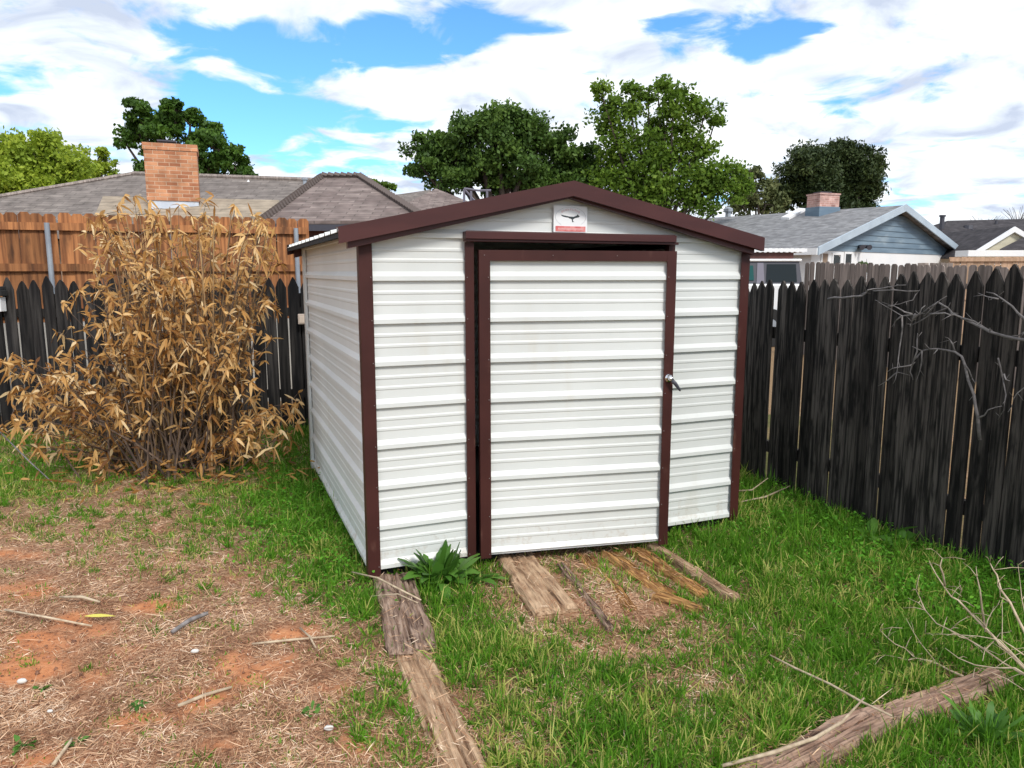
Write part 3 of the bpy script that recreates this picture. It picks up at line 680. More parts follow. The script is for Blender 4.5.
# --- third roof, further off
h3 = empty('house', (-2, 27, 0), 0, 'distant tan hipped roof seen between the shed roof and the big oak', 'house')
i3 = Matrix.Translation((2, -27, 0)); Q3 = lambda p: i3 @ Vector(p)
za = P(0, 214, 23).z
f0, f1 = P(385, 214, 23), P(500, 214, 23); pk = P(436, 188.5, 26); f1.z = f0.z; bk0, bk1 = Vector((f0.x, 29, f0.z)), Vector((f1.x, 29, f0.z))
roofpart('roof', [[Q3(f0), Q3(f1), Q3(pk)], [Q3(f1), Q3(bk1), Q3(pk)], [Q3(bk1), Q3(bk0), Q3(pk)], [Q3(bk0), Q3(f0), Q3(pk)]], M['shingle_brown'], h3, .08)
l0, l1 = P(352, 205, 26.5), P(431, 189.3, 26.8); l0.z = P(0, 212, 24.4).z
l2, l3 = P(350, 200, 27), P(428, 189, 27.2)
roofpart('roof_wing', [[Q3(P(340, 214, 24.5)), Q3(P(420, 214, 24.5)), Q3(P(431, 189.6, 27)), Q3(P(352, 201, 27))]], M['shingle_grey'], h3, .08)
m_ = MB(); wallbox(m_, [Q3((f0.x-2, 24.8, 0)), Q3((f1.x-.4, 24.8, 0)), Q3((f1.x-.4, 28.6, 0)), Q3((f0.x-2, 28.6, 0))], 0, f0.z - .2); m_.build('wall', M['tanwall'], h3)

# metal rack on the roof line
rk_ = empty('pipe_frame', P(455, 200, 21), 0, 'spindly grey pipe frame showing above the shed roof below the oak', 'frame')
m_ = MB(); f_ = Vector(rk_.location)
g_ = lambda px, py, Y=21: P(px, py, Y) - f_
m_.tube([g_(464,188.5), g_(478,190.5), g_(491,190.5)], .03, 5); m_.tube([g_(464,188.5), g_(472,198), g_(476,202)], .03, 5); m_.tube([g_(487,191), g_(487,206)], .035, 5); m_.tube([g_(471,191), g_(471,206)], .035, 5); m_.tube([g_(464,189), g_(464,206)], .035, 5)
m_.build('pipes', M['cargrey'], rk_)
# legs reach the ground
m_ = MB()
for px in (464, 471, 487): q = g_(px, 205); m_.tube([q, Vector((q.x, q.y, -f_.z))], .035, 5)
m_.build('legs', M['galv'], rk_)

# --- blue and white house on the right
bh = empty('house', (14, 26, 0), 0, 'white walled house with grey shingles and a blue grey sided gable', 'house')
ib = Matrix.Translation((-14, -26, 0)); B_ = lambda p: ib @ Vector(p)
E0 = P(817.7, 248, 22.7)
gdir = Vector((.766, .643, 0)); rdir = Vector((-.643, .766, 0))
Wd = 12.0
E1 = E0 + gdir * Wd; AP = E0 + gdir * (Wd * .495); AP.z = P(900, 205, 26.5).z; E1.z = E0.z + .05
Lr = 17
E0b, E1b, APb = E0 + rdir * Lr, E1 + rdir * Lr, AP + rdir * Lr
roofpart('roof', [[B_(E0), B_(AP), B_(APb), B_(E0b)][::-1], [B_(AP), B_(E1), B_(E1b), B_(APb)][::-1]], M['shingle_light'], bh, .09)
# gable wall set back under a small overhang
ins = rdir * .35
def gp(s, z): q = E0 + gdir * s + ins; return B_((q.x, q.y, z))
sl_ = (AP.z - E0.z) / (Wd * .495)
zs = E0.z - .05
m_ = MB(); 
# lap siding rows
z = zs; lo, hi = .35, Wd - .35
while z < AP.z - .35:
    z2 = min(z + .19, AP.z - .30)
    s0 = max(lo, (z - E0.z + .12) / sl_); s1 = min(hi, Wd - (z - E0.z + .12) / sl_)
    s2 = max(lo, (z2 - E0.z + .12) / sl_); s3 = min(hi, Wd - (z2 - E0.z + .12) / sl_)
    o1 = -rdir * .025
    m_.prism([gp(s0, z) + o1, gp(s1, z) + o1, gp(s3, z2), gp(s2, z2)], rdir * .06, .5)
    z = z2
m_.build('gable_siding', M['bluegrey'], bh)
m_ = MB(); pts = [B_(E0 + gdir*.3 + ins), B_(E1 - gdir*.3 + ins), B_(E1b - gdir*.3), B_(E0b + gdir*.3)]
wallbox(m_, pts, 0, zs - .002); m_.build('wall', M['housewhite'], bh)
# fascia boards along the rake
m_ = MB()
for a_, b_ in ((E0, AP), (E1, AP)):
    m_.prism([B_(a_) + Vector((0,0,-.21)), B_(b_) + Vector((0,0,-.21)), B_(b_) + Vector((0,0,.03)), B_(a_) + Vector((0,0,.03))], -rdir * .05, .5)
m_.build('rake_board', M['bluetrim'], bh)
m_ = MB(); m_.prism([B_(E0) + Vector((0,0,-.20)), B_(E0b) + Vector((0,0,-.20)), B_(E0b) + Vector((0,0,.0)), B_(E0) + Vector((0,0,.0))], -gdir * .05, .5); m_.build('gutter', M['housewhite'], bh)
# chimney
def on_roof(px, py):   # point of the near roof plane seen at a pixel
    n_ = (AP - E0).cross(rdir); r_ = ray(px, py); o_ = Vector((0,0,H)); return o_ + r_ * ((E0 - o_).dot(n_) / r_.dot(n_))
cb = on_roof(827, 213.5); cb_ = B_(cb); wd_ = 23 / F * cb.y
Rz = Matrix.Rotation(R(18), 4, 'Z')
def obox(mb, c, x0, x1, y0, y1, z0, z1): mb.box(x0, x1, y0, y1, z0, z1, .5, Matrix.Translation(c) @ Rz)
m_ = MB(); zt = P(0, 195, cb.y).z - cb.z; zm = P(0, 207, cb.y).z - cb.z
obox(m_, cb_, -wd_/2, wd_/2, -.1, .6, zm, zt); obox(m_, cb_, -wd_/2 - .03, wd_/2 + .03, -.13, .63, zt, zt + .06)
ch2 = m_.build('chimney', M['pinkbrick'], bh); uvplane(ch2)
m_ = MB(); obox(m_, cb_, -wd_/2 - .03, wd_/2 + .03, -.13, .63, -.3, zm - .001); m_.build('chimney_base', M['bluegrey'], bh)
m_ = MB(); obox(m_, cb_, -.25, .25, .1, .5, zt + .06, zt + .13); m_.build('chimney_cap', M['cardark'], bh)
# skylight / pale vent
m_ = MB(); q_ = [B_(on_roof(*p)) + Vector((0,0,.09)) for p in ((781, 219.5), (789, 219.8), (806, 210.8), (799, 210.2))]; m_.slab(q_[::1], .09); m_.build('skylight', M['housewhite'], bh)
v_ = B_(on_roof(728, 216)); m_ = MB(); m_.tube([v_ - Vector((0,0,.1)), v_ + Vector((0,0,.18))], .12, 10); m_.tube([v_ + Vector((0,0,.18)), v_ + Vector((0,0,.30)), v_ + Vector((0,0,.38))], [.2,.2,.05], 10); m_.build('turbine_vent', M['galv'], bh)
# flood light on the gable
v_ = gp(4.1, 0); v_ = B_(P(863, 247, (E0 + gdir*3.6).y)); m_ = MB(); m_.tube([v_ + Vector((-.12,-.1,.0)), v_ + Vector((-.12,-.22,-.02))], [.07,.09], 8); m_.tube([v_ + Vector((.12,-.1,0)), v_ + Vector((.12,-.22,-.02))], [.07,.09], 8); m_.box(v_.x-.12, v_.x+.12, v_.y-.06, v_.y+.3, v_.z-.05, v_.z+.07); m_.build('flood_light', M['cardark'], bh)
# windows along the gable wall
def wall_at(px):
    o = E0 + ins + gdir * 0; r_ = ray(px, 258); den = r_.x * gdir.y - r_.y * gdir.x
    s = (o.x * gdir.y - o.y * gdir.x) / den; return Vector((r_.x * s, r_.y * s, 0))
def house_window(pa, pb, ya, yb, frame, pane, arch=False):
    a_, b_ = wall_at(pa), wall_at(pb); Y_ = (a_.y + b_.y) / 2; z1, z0 = P(0, ya, Y_).z, P(0, yb, Y_).z
    d_ = (b_ - a_); L_ = d_.length; d_.normalize(); nrm = Vector((d_.y, -d_.x, 0))
    q = lambda s, z, o: B_(a_ + d_ * s + nrm * o + Vector((0,0,z)))
    m = MB(); t = .07
    for (s0, s1, y0, y1) in ((-t, 0, z0, z1), (L_, L_ + t, z0, z1), (-t, L_ + t, z1, z1 + t), (-t, L_ + t, z0 - t, z0)):
        m.prism([q(s0, y0, .04), q(s1, y0, .04), q(s1, y1, .04), q(s0, y1, .04)], -nrm * .06, .5)
    f_ = m.build('window', frame, bh)
    m = MB(); m.prism([q(0, z0, .015), q(L_, z0, .015), q(L_, z1 - (.06 if arch else 0), .015), q(L_*.7, z1, .015), q(L_*.2, z1, .015), q(0, z1 - (.06 if arch else 0), .015)], -nrm * .01, .5)
    m.build('pane', pane, f_)
house_window(821.5, 827, 253.5, 266, M['housewhite'], M['tanwall'])
house_window(832.5, 839.5, 255, 266, M['housewhite'], M['glass'], True)
house_window(844.5, 850.5, 254, 266, M['housewhite'], M['glass'])
# patio cover attached in front of the side wall
pc = empty('patio_cover', (10, 21, 0), 0, 'patio cover with a white corrugated edge on a reddish brown beam beside the shed roof', 'patio cover')
ip = Matrix.Translation((-10, -21, 0)); K = lambda p: ip @ Vector(p)
pcY = 19.5
a_, b_ = P(700, 247.5, pcY), P(806, 251, pcY); zc1 = P(0, 248.5, pcY).z
m_ = MB(); x = a_.x
while x < b_.x: m_.box(x - 10, x + .07 - 10, pcY - 21, pcY - 21 + 3.6, zc1 - .10, zc1 + .01); m_.box(x + .07 - 10, x + .14 - 10, pcY - 21, pcY - 21 + 3.6, zc1 - .085, zc1 + .0); x += .14
m_.build('corrugated_roof', M['housewhite'], pc)
m_ = MB(); m_.box(a_.x - 10, b_.x - 10.28, pcY - 20.9, pcY - 20.78, zc1 - .36, zc1 - .105); m_.build('beam', M['maroon'], pc)
for px in (702, 795):
    q = P(px, 255, pcY); m_ = MB(); m_.box(q.x - 10.07, q.x - 9.93, pcY - 20.92, pcY - 20.76, 0, zc1 - .362); m_.build('post', M['maroon'], pc)
m_ = MB(); m_.box(P(803,0,pcY).x - 10, P(818,0,pcY).x - 10, pcY - 21 + 2.2, pcY - 21 + 2.3, 0, zc1 - .12); m_.build('screen_wall', M['tanwall'], pc)

# --- far right dark roofed house
fh = empty('house', (22, 33, 0), 0, 'dark shingled house with a white edged cream gable at the far right', 'house')
iF = Matrix.Translation((-22, -33, 0)); K2 = lambda p: iF @ Vector(p)
rf = [P(925, 262, 31), P(1150, 262, 31), P(1150, 216, 36), P(947.5, 220.6, 36)]
roofpart('roof', [[K2(p) for p in rf], [K2(P(925,262,31)) , K2(rf[3]), K2(Vector((rf[0].x - .5, 41, rf[0].z)))][::1]], M['shingle_dark'], fh, .08)
m_ = MB(); wallbox(m_, [K2((rf[0].x + .6, 31.6, 0)), K2((rf[1].x - .5, 31.6, 0)), K2((rf[1].x - .5, 40, 0)), K2((rf[0].x + .6, 40, 0))], 0, rf[0].z - .1); m_.build('wall', M['cream'], fh)
gA, gB_, gC = P(966, 257, 28), P(1015.5, 226.5, 28), P(1066, 257, 28); gA.z = gC.z
bk = Vector((0, 6, 0))
m_ = MB(); m_.prism([K2(gA) + Vector((.3,.15,-.12)), K2(gC) + Vector((-.3,.15,-.12)), K2(gB_) + Vector((0,.15,-.12))], (0, .1, 0), .5); m_.build('gable', M['cream'], fh)
m_ = MB()
for a_ in (gA, gC): m_.prism([K2(a_) + Vector((0,0,-.18)), K2(gB_) + Vector((0,0,-.20)), K2(gB_), K2(a_)], (0, .08, 0), .5)
m_.build('rake_board', M['housewhite'], fh)
roofpart('gable_roof', [[K2(gA + Vector((0,.1,.02))), K2(gB_ + Vector((0,.1,.02))), K2(gB_ + bk), K2(gA + bk)][::-1], [K2(gB_ + Vector((0,.1,.02))), K2(gC + Vector((0,.1,.02))), K2(gC + bk), K2(gB_ + bk)][::-1]], M['shingle_dark'], fh, .06)
roofpart('porch_roof', [[K2(P(1000, 249, 27.2)), K2(P(1110, 249, 27.2)), K2(P(1110, 233, 28.1)), K2(P(1024, 237, 28.1))]], M['shingle_dark'], fh, .06)
m_ = MB(); s0, s1 = K2(P(968, 255.8, 27.1)), K2(P(1110, 255.8, 27.1)); m_.box(s0.x, s1.x, s0.y, s0.y + .8, s0.z - .02, s0.z + .20); m_.build('fascia', M['housewhite'], fh)
m_ = MB(); q = K2(P(941.7, 226, 35)); m_.tube([q - Vector((0,0,.4)), q + Vector((.0,0,.42))], .1, 8); m_.tube([q + Vector((.0,0,.42)), q + Vector((0,0,.50))], .14, 8); m_.build('stove_pipe', M['cardark'], fh)
for (vx, vy, hh) in ((968, 228, .12), (958, 241, .3), (971.5, 236, .3), (996, 225, .2)):
    t_ = 0
    n_ = (rf[1] - rf[0]).cross(rf[3] - rf[0]); r_ = ray(vx, vy); o_ = Vector((0,0,H)); q = K2(o_ + r_ * ((rf[0] - o_).dot(n_) / r_.dot(n_)))
    m_ = MB(); wdt = .22 if hh < .15 else .07; m_.tube([q - Vector((0,0,.1)), q + Vector((0,0,hh))], [wdt, wdt * .8], 8); m_.build('roof_vent', M['cardark'], fh)

# ------------------------------------------------------------------ parked car
cY = 17.2
cr_ = P(806.5, 264, cY); car = empty('parked_car', (cr_.x - 2.1, cY + .9, 0), R(-3), 'boxy white off road vehicle with a dark hard top beyond the black fence', 'car')
m_ = MB(); m_.prism([(x, -.9, z) for x, z in ((-2.1,.45),(2.02,.45),(2.1,.60),(2.1,1.46),(-.6,1.46),(-.75,1.42),(-2.05,1.30),(-2.12,1.1))], (0, 1.8, 0), .5); body = m_.build('body', M['carwhite'], car, bevel=.04)
zt_ = 1.97
m_ = MB(); m_.add([(-.75,-.82,1.461),(2.06,-.82,1.461),(2.06,.82,1.461),(-.75,.82,1.461),(-.35,-.72,zt_),(2.0,-.72,zt_),(2.0,.72,zt_),(-.35,.72,zt_)], [(0,3,2,1),(4,5,6,7),(0,1,5,4),(1,2,6,5),(2,3,7,6),(3,0,4,7)], .5); m_.build('hard_top', M['cardark'], car)
m_ = MB(); m_.box(-.40, 2.05, -.77, .77, zt_ + .001, zt_ + .06); m_.build('roof', M['carwhite'], car, bevel=.025)
def sidewin(x0, x1, z0, z1, name, mt, off=.012):
    yy = lambda z: -.82 + (z - 1.461) / (zt_ - 1.461) * .10 - off
    m = MB(); m.prism([(x0, yy(z0), z0), (x1, yy(z0), z0), (x1 - .02, yy(z1), z1), (x0 + .02, yy(z1), z1)], (0, .01, 0), .5); return m.build(name, mt, car)
sidewin(1.24, 1.94, 1.50, 1.91, 'side_window', M['glass']); sidewin(.50, .96, 1.54, 1.88, 'side_window', M['teal'], .02)
sidewin(1.02, 1.20, 1.47, 1.94, 'pillar', M['cargrey'], .014); sidewin(-.30, .30, 1.52, 1.90, 'side_window', M['glass'])
for x in (-1.35, 1.3):
    for y in (-.86, .86):
        m = MB(); m.tube([(x, y - .12, .45), (x, y + .12, .45)], .45, 20); wh = m.build('wheel', M['rubber'], car)
        m = MB(); sg = -1 if y < 0 else 1; m.tube([(x, y + sg * .121, .45), (x, y + sg * .135, .45)], .22, 16); m.build('rim', M['galv'], wh)
m = MB(); m.box(-2.135, -2.10, -.7, -.5, .80, 1.0); m.build('headlight', M['chrome'], car)
m = MB(); m.box(-2.135, -2.10, .5, .7, .80, 1.0); m.build('headlight', M['chrome'], car)

# ------------------------------------------------------------------ trees
def leaves_np(C, size, r, asp=1.6, up=.3):
    """random leaf quads round centres C (n,3)"""
    n = len(C); d = rng.normal(size=(n, 3)); d /= np.linalg.norm(d, axis=1, keepdims=True)
    q = rng.normal(size=(n, 3)); q[:, 2] += up; u = np.cross(d, q); u /= np.linalg.norm(u, axis=1, keepdims=True)
    s = size * rng.uniform(.6, 1.4, (n, 1)); a = d * s * asp / 2; b = u * s / 2
    V = np.stack([C - a, C + b * .9 - a * .1, C + a, C - b * .9 - a * .1], 1).reshape(-1, 3)
    Fq = np.arange(4 * n).reshape(n, 4); return V, Fq, np.repeat(r, 4)
def tree(name, label, base, blobs, Y, n, size, lmat, group=None, cat='tree', sub=9, spread=.42, fork=.45, trunk=.25, depth=1.0, shell=.55, asp=1.5, bark=None, loose=0.0):
    base = Vector(base); root = empty(name, base, 0, label, cat, group); inv = -base
    C = []; RN = []; wsum = sum(b[2] ** 2 for b in blobs); tips = []
    for b in blobs:
        px, py, rp = b[:3]; dy = b[3] if len(b) > 3 else random.uniform(-.6, .6)
        c = P(px, py, Y); rr = rp / F * Y; c = c + Vector((0, dy * rr * 1.2 * depth, 0)); c = np.array(c)
        k = max(3, int(sub * (rp / 18) ** 1.2 * 2.1)); m = int(n * 2.1 * rp ** 2 / wsum)
        size_ = size * .58; dirs = rng.normal(size=(k, 3)); dirs /= np.linalg.norm(dirs, axis=1, keepdims=True)
        rad = rng.uniform(shell, 1.0, (k, 1)) ; sc_ = c + dirs * rad * rr * np.array([1, depth, .9])
        tips.append((c, sc_))
        wgt = rng.uniform(.4, 1.6, k); wgt /= wgt.sum(); pick = rng.choice(k, m, p=wgt)
        csz = rng.uniform(.7, 1.4, k)
        pos = sc_[pick] + np.clip(rng.normal(size=(m, 3)), -1.7, 1.7) * rr * spread * .50 * csz[pick][:, None] * np.array([1.15, 1, .75])
        if loose: 
            lm = rng.random(m) < loose; pos[lm] = c + rng.normal(size=(lm.sum(), 3)) * rr * .75
        tone = rng.uniform(0, 1, k)
        C.append(pos); RN.append(np.clip(tone[pick] * .6 + rng.uniform(0, .45, m), 0, 1))
    C = np.concatenate(C) + np.array(inv); RN = np.concatenate(RN)
    Vv, Fq, rr_ = leaves_np(C, size * .58, RN, asp); np_mesh('crown', Vv, Fq, rr_, lmat, root)
    mb = MB(); cen = Vector(np.mean([t[0] for t in tips], axis=0)); top = Vector((base.x * .7 + cen.x * .3, base.y, cen.z * fork))
    mb.tube([(0,0,-.1), (top + inv) * .5 + Vector((.1,0,0)), top + inv], [trunk * 1.3, trunk, trunk * .8], 8)
    for c, sc_ in tips:
        c = Vector(c); mid = top.lerp(c, .5) + Vector((random.uniform(-.3,.3), 0, random.uniform(-.1,.5)))
        mb.tube([top + inv, mid + inv, c + inv], [trunk * .55, trunk * .33, trunk * .16], 6)
        for s in sc_[::2]:
            s = Vector(s); m2 = c.lerp(s, .5) + Vector((0,0,random.uniform(-.1,.2))); mb.tube([c + inv, m2 + inv, s + inv], [trunk * .15, trunk * .09, trunk * .03], 4)
    mb.build('trunk', bark or M['bark'], root)
    return root
TG = {
 'bright': leafmat('bright_green_leaf', [(0,(0.131,0.200,0.019)), (.5,(0.283,0.384,0.037)), (1,(0.481,0.567,0.063))], trans=.4),
 'dark': leafmat('dark_green_leaf', [(0,(0.031,0.070,0.010)), (.5,(0.061,0.131,0.017)), (1,(0.112,0.214,0.025))], trans=.3),
 'oak': leafmat('oak_green_leaf', [(0,(0.035,0.072,0.014)), (.5,(0.068,0.133,0.023)), (1,(0.126,0.213,0.035))], trans=.3),
 'light': leafmat('fresh_green_leaf', [(0,(0.066,0.120,0.014)), (.5,(0.125,0.221,0.023)), (1,(0.234,0.348,0.042))], trans=.42),
 'olive': leafmat('olive_leaf', [(0,(.07,.09,.035)), (.5,(.13,.155,.055)), (1,(.21,.22,.09))], trans=.35),
 'cedar': leafmat('dark_conifer_leaf', [(0,(0.017,0.032,0.010)), (.5,(0.038,0.061,0.017)), (1,(0.076,0.101,0.026))], trans=.1),
}
def gx(px, Y): return ((px - 512) / F * Y * 1.0, Y, 0)
tree('bushy_tree', 'bright yellow green bushy tree at the left edge beyond the brown roof', gx(10, 27), [(-35,165,34),(0,158,30),(28,150,24),(55,165,26),(12,185,30),(-20,200,36),(45,190,28),(78,172,20),(85,192,20),(30,205,30)], 27, 15000, .19, TG['bright'], shell=.4)
tree('bushy_tree', 'thin pale green tree behind the brown roof, right of the bright bushy one', gx(105, 33), [(100,160,14),(115,175,14),(92,178,14),(118,190,12),(100,195,16)], 33, 2400, .17, TG['bright'], sub=6, shell=.5)
tree('leafy_tree', 'dark green tree rising directly behind the tall brick chimney', gx(185, 38), [(140,110,15),(132,128,15),(128,143,11),(158,118,18),(178,112,14),(190,125,16),(165,140,20),(205,135,15),(215,150,20),(228,160,17),(196,165,20),(238,170,12),(205,178,18),(160,165,18),(248,177,8)], 38, 9500, .26, TG['dark'], sub=6, shell=.5, spread=.36, fork=.4, trunk=.3)
tree('small_tree', 'small light green tree top between two brown roofs', gx(380, 30), [(370,186,7),(381,183,7),(390,190,6),(378,195,9)], 30, 900, .15, TG['light'], sub=5, trunk=.12)
tree('oak_tree', 'broad dark green oak behind the left half of the shed roof', gx(500, 31), [(425,150,18),(422,168,14),(445,140,20),(455,160,22),(475,128,20),(500,118,20),(520,125,20),(498,145,26),(480,165,24),(540,138,20),(565,148,20),(530,160,24),(555,172,24),(585,160,18),(510,182,22),(465,184,18),(590,180,20),(438,176,14),(572,190,20),(540,192,20)], 31, 20000, .20, TG['oak'], sub=6, shell=.4, spread=.46, fork=.42, trunk=.36)
tree('tall_tree', 'tall airy light green tree with bare gaps behind the right half of the shed roof', gx(655, 30), [(600,92,11),(615,100,13),(610,118,15),(630,110,14),(632,92,11),(648,92,10),(658,84,9),(672,94,12),(668,112,15),(688,110,14),(705,112,12),(717,118,9),(655,130,18),(620,140,18),(690,132,17),(640,155,22),(612,168,20),(675,158,22),(700,150,14),(662,180,24),(628,190,24),(700,178,20),(725,172,16),(720,192,18),(690,200,22),(742,188,13),(652,205,20)], 30, 11500, .19, TG['light'], sub=5, shell=.35, spread=.62, fork=.35, trunk=.15, depth=.7)
tree('olive_tree', 'thin hazy olive tree between the tall light tree and the dark conifer', gx(760, 42), [(745,172,10),(758,178,12),(768,190,12),(752,195,14),(778,200,12),(765,205,14),(740,205,14)], 42, 1900, .26, TG['olive'], sub=6, trunk=.16)
tree('conifer', 'dense dark rounded conifer behind the pink brick chimney', gx(832, 44), [(800,165,20),(822,158,20),(845,156,20),(865,168,18),(790,185,18),(812,185,24),(840,185,26),(868,188,17),(783,200,14),(820,205,22),(855,205,22),(835,170,22),(872,178,12)], 44, 30000, .17, TG['cedar'], sub=12, shell=.35, spread=.42, fork=.3, trunk=.35, asp=2.4)
# bare far twigs on the right
for (px, lab) in ((975, 'bare leafless treetop over the dark roof, the smaller of two'), (1007, 'bare leafless treetop over the dark roof at the right edge, the taller of two')):
    b = Vector(gx(px, 50)); t_ = empty('bare_tree', b, 0, lab, 'tree'); mb = MB()
    zt2 = P(px, 206 if px > 1000 else 215, 50).z; mb.tube([(0,0,0), (0,0,zt2*.75)], [.16,.08], 6); cr2 = MB()
    for i in range(20):
        a_ = random.uniform(0, 6.28); l_ = random.uniform(.5, 1.6) * (1.0 if px > 1000 else .8); s_ = zt2 * random.uniform(.66, .8)
        cr2.tube([(0,0,s_), (math.cos(a_)*l_*.5, math.sin(a_)*l_*.3, s_ + (zt2-s_)*.6), (math.cos(a_)*l_, math.sin(a_)*l_*.5, s_ + (zt2-s_)*random.uniform(.8,1.0))], [.022,.014,.008], 4)
    mb.build('trunk', M['bark'], t_); cr2.build('crown', M['bark'], t_)

# small dark shrub before the white wall
tree('garden_shrub', 'little dark bush against the white wall under the blue gable', gx(866, 20), [(863,262,5),(868,266,6),(864,270,7)], 20, 500, .09, TG['oak'], cat='shrub', sub=6, trunk=.03)

# ------------------------------------------------------------------ leaf strips (vectorised)
def blades(base, dirv, length, width, droop, rnd, seg=2, tip=True, sidev=None, round_=False):
    """curved tapering strips. base (n,3), dirv (n,3) unit, droop (n,) bend toward -z"""
    n = len(base)
    if sidev is None:
        sidev = np.cross(dirv, rng.normal(size=(n, 3)))
    sidev = sidev / (np.linalg.norm(sidev, axis=1, keepdims=True) + 1e-9)
    Vs = []; 
    prof = {2: [.55, 1.0, 0], 3: [.35, 1.0, .75, .0], 4: [.2, .9, 1, .6, 0]}[seg]
    if round_: prof = {4: [.22, .62, 1, .92, .22]}[seg]
    for i in range(seg + 1):
        t = i / seg; c = base + dirv * (length * t)[:, None]; c[:, 2] -= droop * t * t * length
        w_ = (width * max(prof[i], .06) / 2)[:, None]
        Vs += [c - sidev * w_, c + sidev * w_]
    V = np.stack(Vs, 1).reshape(-1, 3); k = 2 * (seg + 1)
    b = np.arange(n)[:, None] * k
    Fq = np.concatenate([b + np.array([2*i, 2*i+1, 2*i+3, 2*i+2]) for i in range(seg)], 0)
    return V, Fq, np.repeat(rnd, k)
def unit(a): return a / np.linalg.norm(a, axis=1, keepdims=True)

# ------------------------------------------------------------------ the dead shrub
sb = G(192, 470); shrub = empty('dead_shrub', sb, 0, 'tall dead shrub with tan drooping leaves in front of the black back fence', 'shrub')
targets = []
def addt(x0, x1, y0, y1, n): 
    for _ in range(n): targets.append((random.uniform(x0, x1), random.uniform(y0, y1)))
for (a_, b_) in ((135,196),(100,215),(235,206),(118,205),(262,222),(205,200),(160,215),(215,225),(180,205),(148,232),(275,250),(92,222),(245,236),(128,240),(150,200),(205,215),(255,215)): targets.append((a_, b_))
addt(88,275,212,290,46); addt(60,120,280,360,12); addt(0,80,350,430,34); addt(225,272,270,380,16); addt(240,298,400,445,16); addt(20,120,420,470,12); addt(110,255,290,420,40); addt(150,290,430,470,10)
stm = MB(); LB = []; LD = []; LL = []; LW = []; LDr = []; LR = []
for (tx, ty) in targets:
    tip = P(tx, ty, sb.y + random.uniform(-.75, .75)) - sb
    if tip.z < .05: tip.z = random.uniform(.08, .3)
    st = Vector((random.gauss(0, .20), random.gauss(0, .20), 0)); st.x += max(-.5, min(.6, tip.x * .22))
    hgt = tip.z
    ctrl = st.lerp(tip, .45) + Vector((random.uniform(-.06,.06), random.uniform(-.06,.06), .10 * hgt + .12 * (tip - st).length * (.5 if abs(tip.x) > .8 else .1)))
    pts = []; NP = 9
    for i in range(NP):
        t = i / (NP - 1); p = st * (1-t)**2 + ctrl * 2*t*(1-t) + tip * t*t; p = p + Vector((random.gauss(0,.010), random.gauss(0,.010), 0)) * t; pts.append(p)
    r0_ = random.uniform(.006, .011); stm.tube(pts, [r0_ * (1 - .8 * i / (NP-1)) for i in range(NP)], 5)
    Ls = (tip - st).length
    tone0 = random.uniform(.25, .8)
    nl = int(Ls * random.uniform(5, 11)) + 3
    for _ in range(nl):
        t = random.uniform(.22, 1) ** .75; f_ = t * (NP - 1); i = min(int(f_), NP - 2); p = pts[i].lerp(pts[i+1], f_ - i); d = (pts[i+1] - pts[i]).normalized()
        # short side twig carries some leaves
        if random.random() < .55:
            o = Vector((random.gauss(0,1), random.gauss(0,1), random.uniform(-.2, 1))).normalized() * random.uniform(.05, .17); q = p + o; stm.tube([p, p.lerp(q,.5) + Vector((0,0,.01)), q], [.003,.0022,.0015], 3); p = q; kk = random.randint(2, 5)
        else: kk = 1
        for _k in range(kk):
            dv = d * .25 + Vector((random.gauss(0,.65), random.gauss(0,.65), random.gauss(-.35,.75)))
            LB.append(p); LD.append(dv.normalized()); LL.append(random.uniform(.05, .12)); LW.append(random.uniform(.014, .028)); LDr.append(random.uniform(.0, .5)); LR.append(min(1, max(0, tone0 + random.gauss(0, .25))))
    # drooping tuft at the tip
    for _ in range(random.randint(4, 9)):
        a_ = random.uniform(0, 6.28); dv = Vector((math.cos(a_), math.sin(a_), random.uniform(-2.2, 1.0))).normalized()
        LB.append(tip); LD.append(dv); LL.append(random.uniform(.06, .125)); LW.append(random.uniform(.015, .028)); LDr.append(random.uniform(.1, .6)); LR.append(min(1, max(0, random.gauss(.68, .2))))
# dense litter of leaves round the base
for _ in range(600):
    x = random.gauss(0, .55); y = random.gauss(-.1, .35); z = abs(random.gauss(0, .12)) + .01
    LB.append(Vector((x, y, z))); LD.append(Vector((random.gauss(0,1), random.gauss(0,1), random.gauss(0,.3))).normalized()); LL.append(random.uniform(.06,.13)); LW.append(random.uniform(.012,.024)); LDr.append(random.uniform(0,.2)); LR.append(random.uniform(.0,.6))
cane = MB()
for _ in range(64):
    tp = P(random.uniform(105, 268), random.uniform(205, 300), sb.y + random.uniform(-.4, .4)) - sb; b0 = Vector((random.gauss(0,.2) + tp.x * .45, random.gauss(0,.15), 0))
    cane.tube([b0, b0.lerp(tp, .5) + Vector((random.gauss(0,.03), 0, .05)), tp], [.009, .0075, .0035], 5)
cane.build('canes', M['cane'], shrub)
stm.build('branches', M['stem'], shrub)
LBn = np.array([tuple(p) for p in LB]); LDn = np.array([tuple(p) for p in LD])
Vv, Fq, rr_ = blades(LBn, LDn, np.array(LL), np.array(LW), np.array(LDr), np.array(LR), seg=3)
Vv[:, 2] = np.maximum(Vv[:, 2], .004)
np_mesh('foliage', Vv, Fq, rr_, M['deadleaf'], shrub)

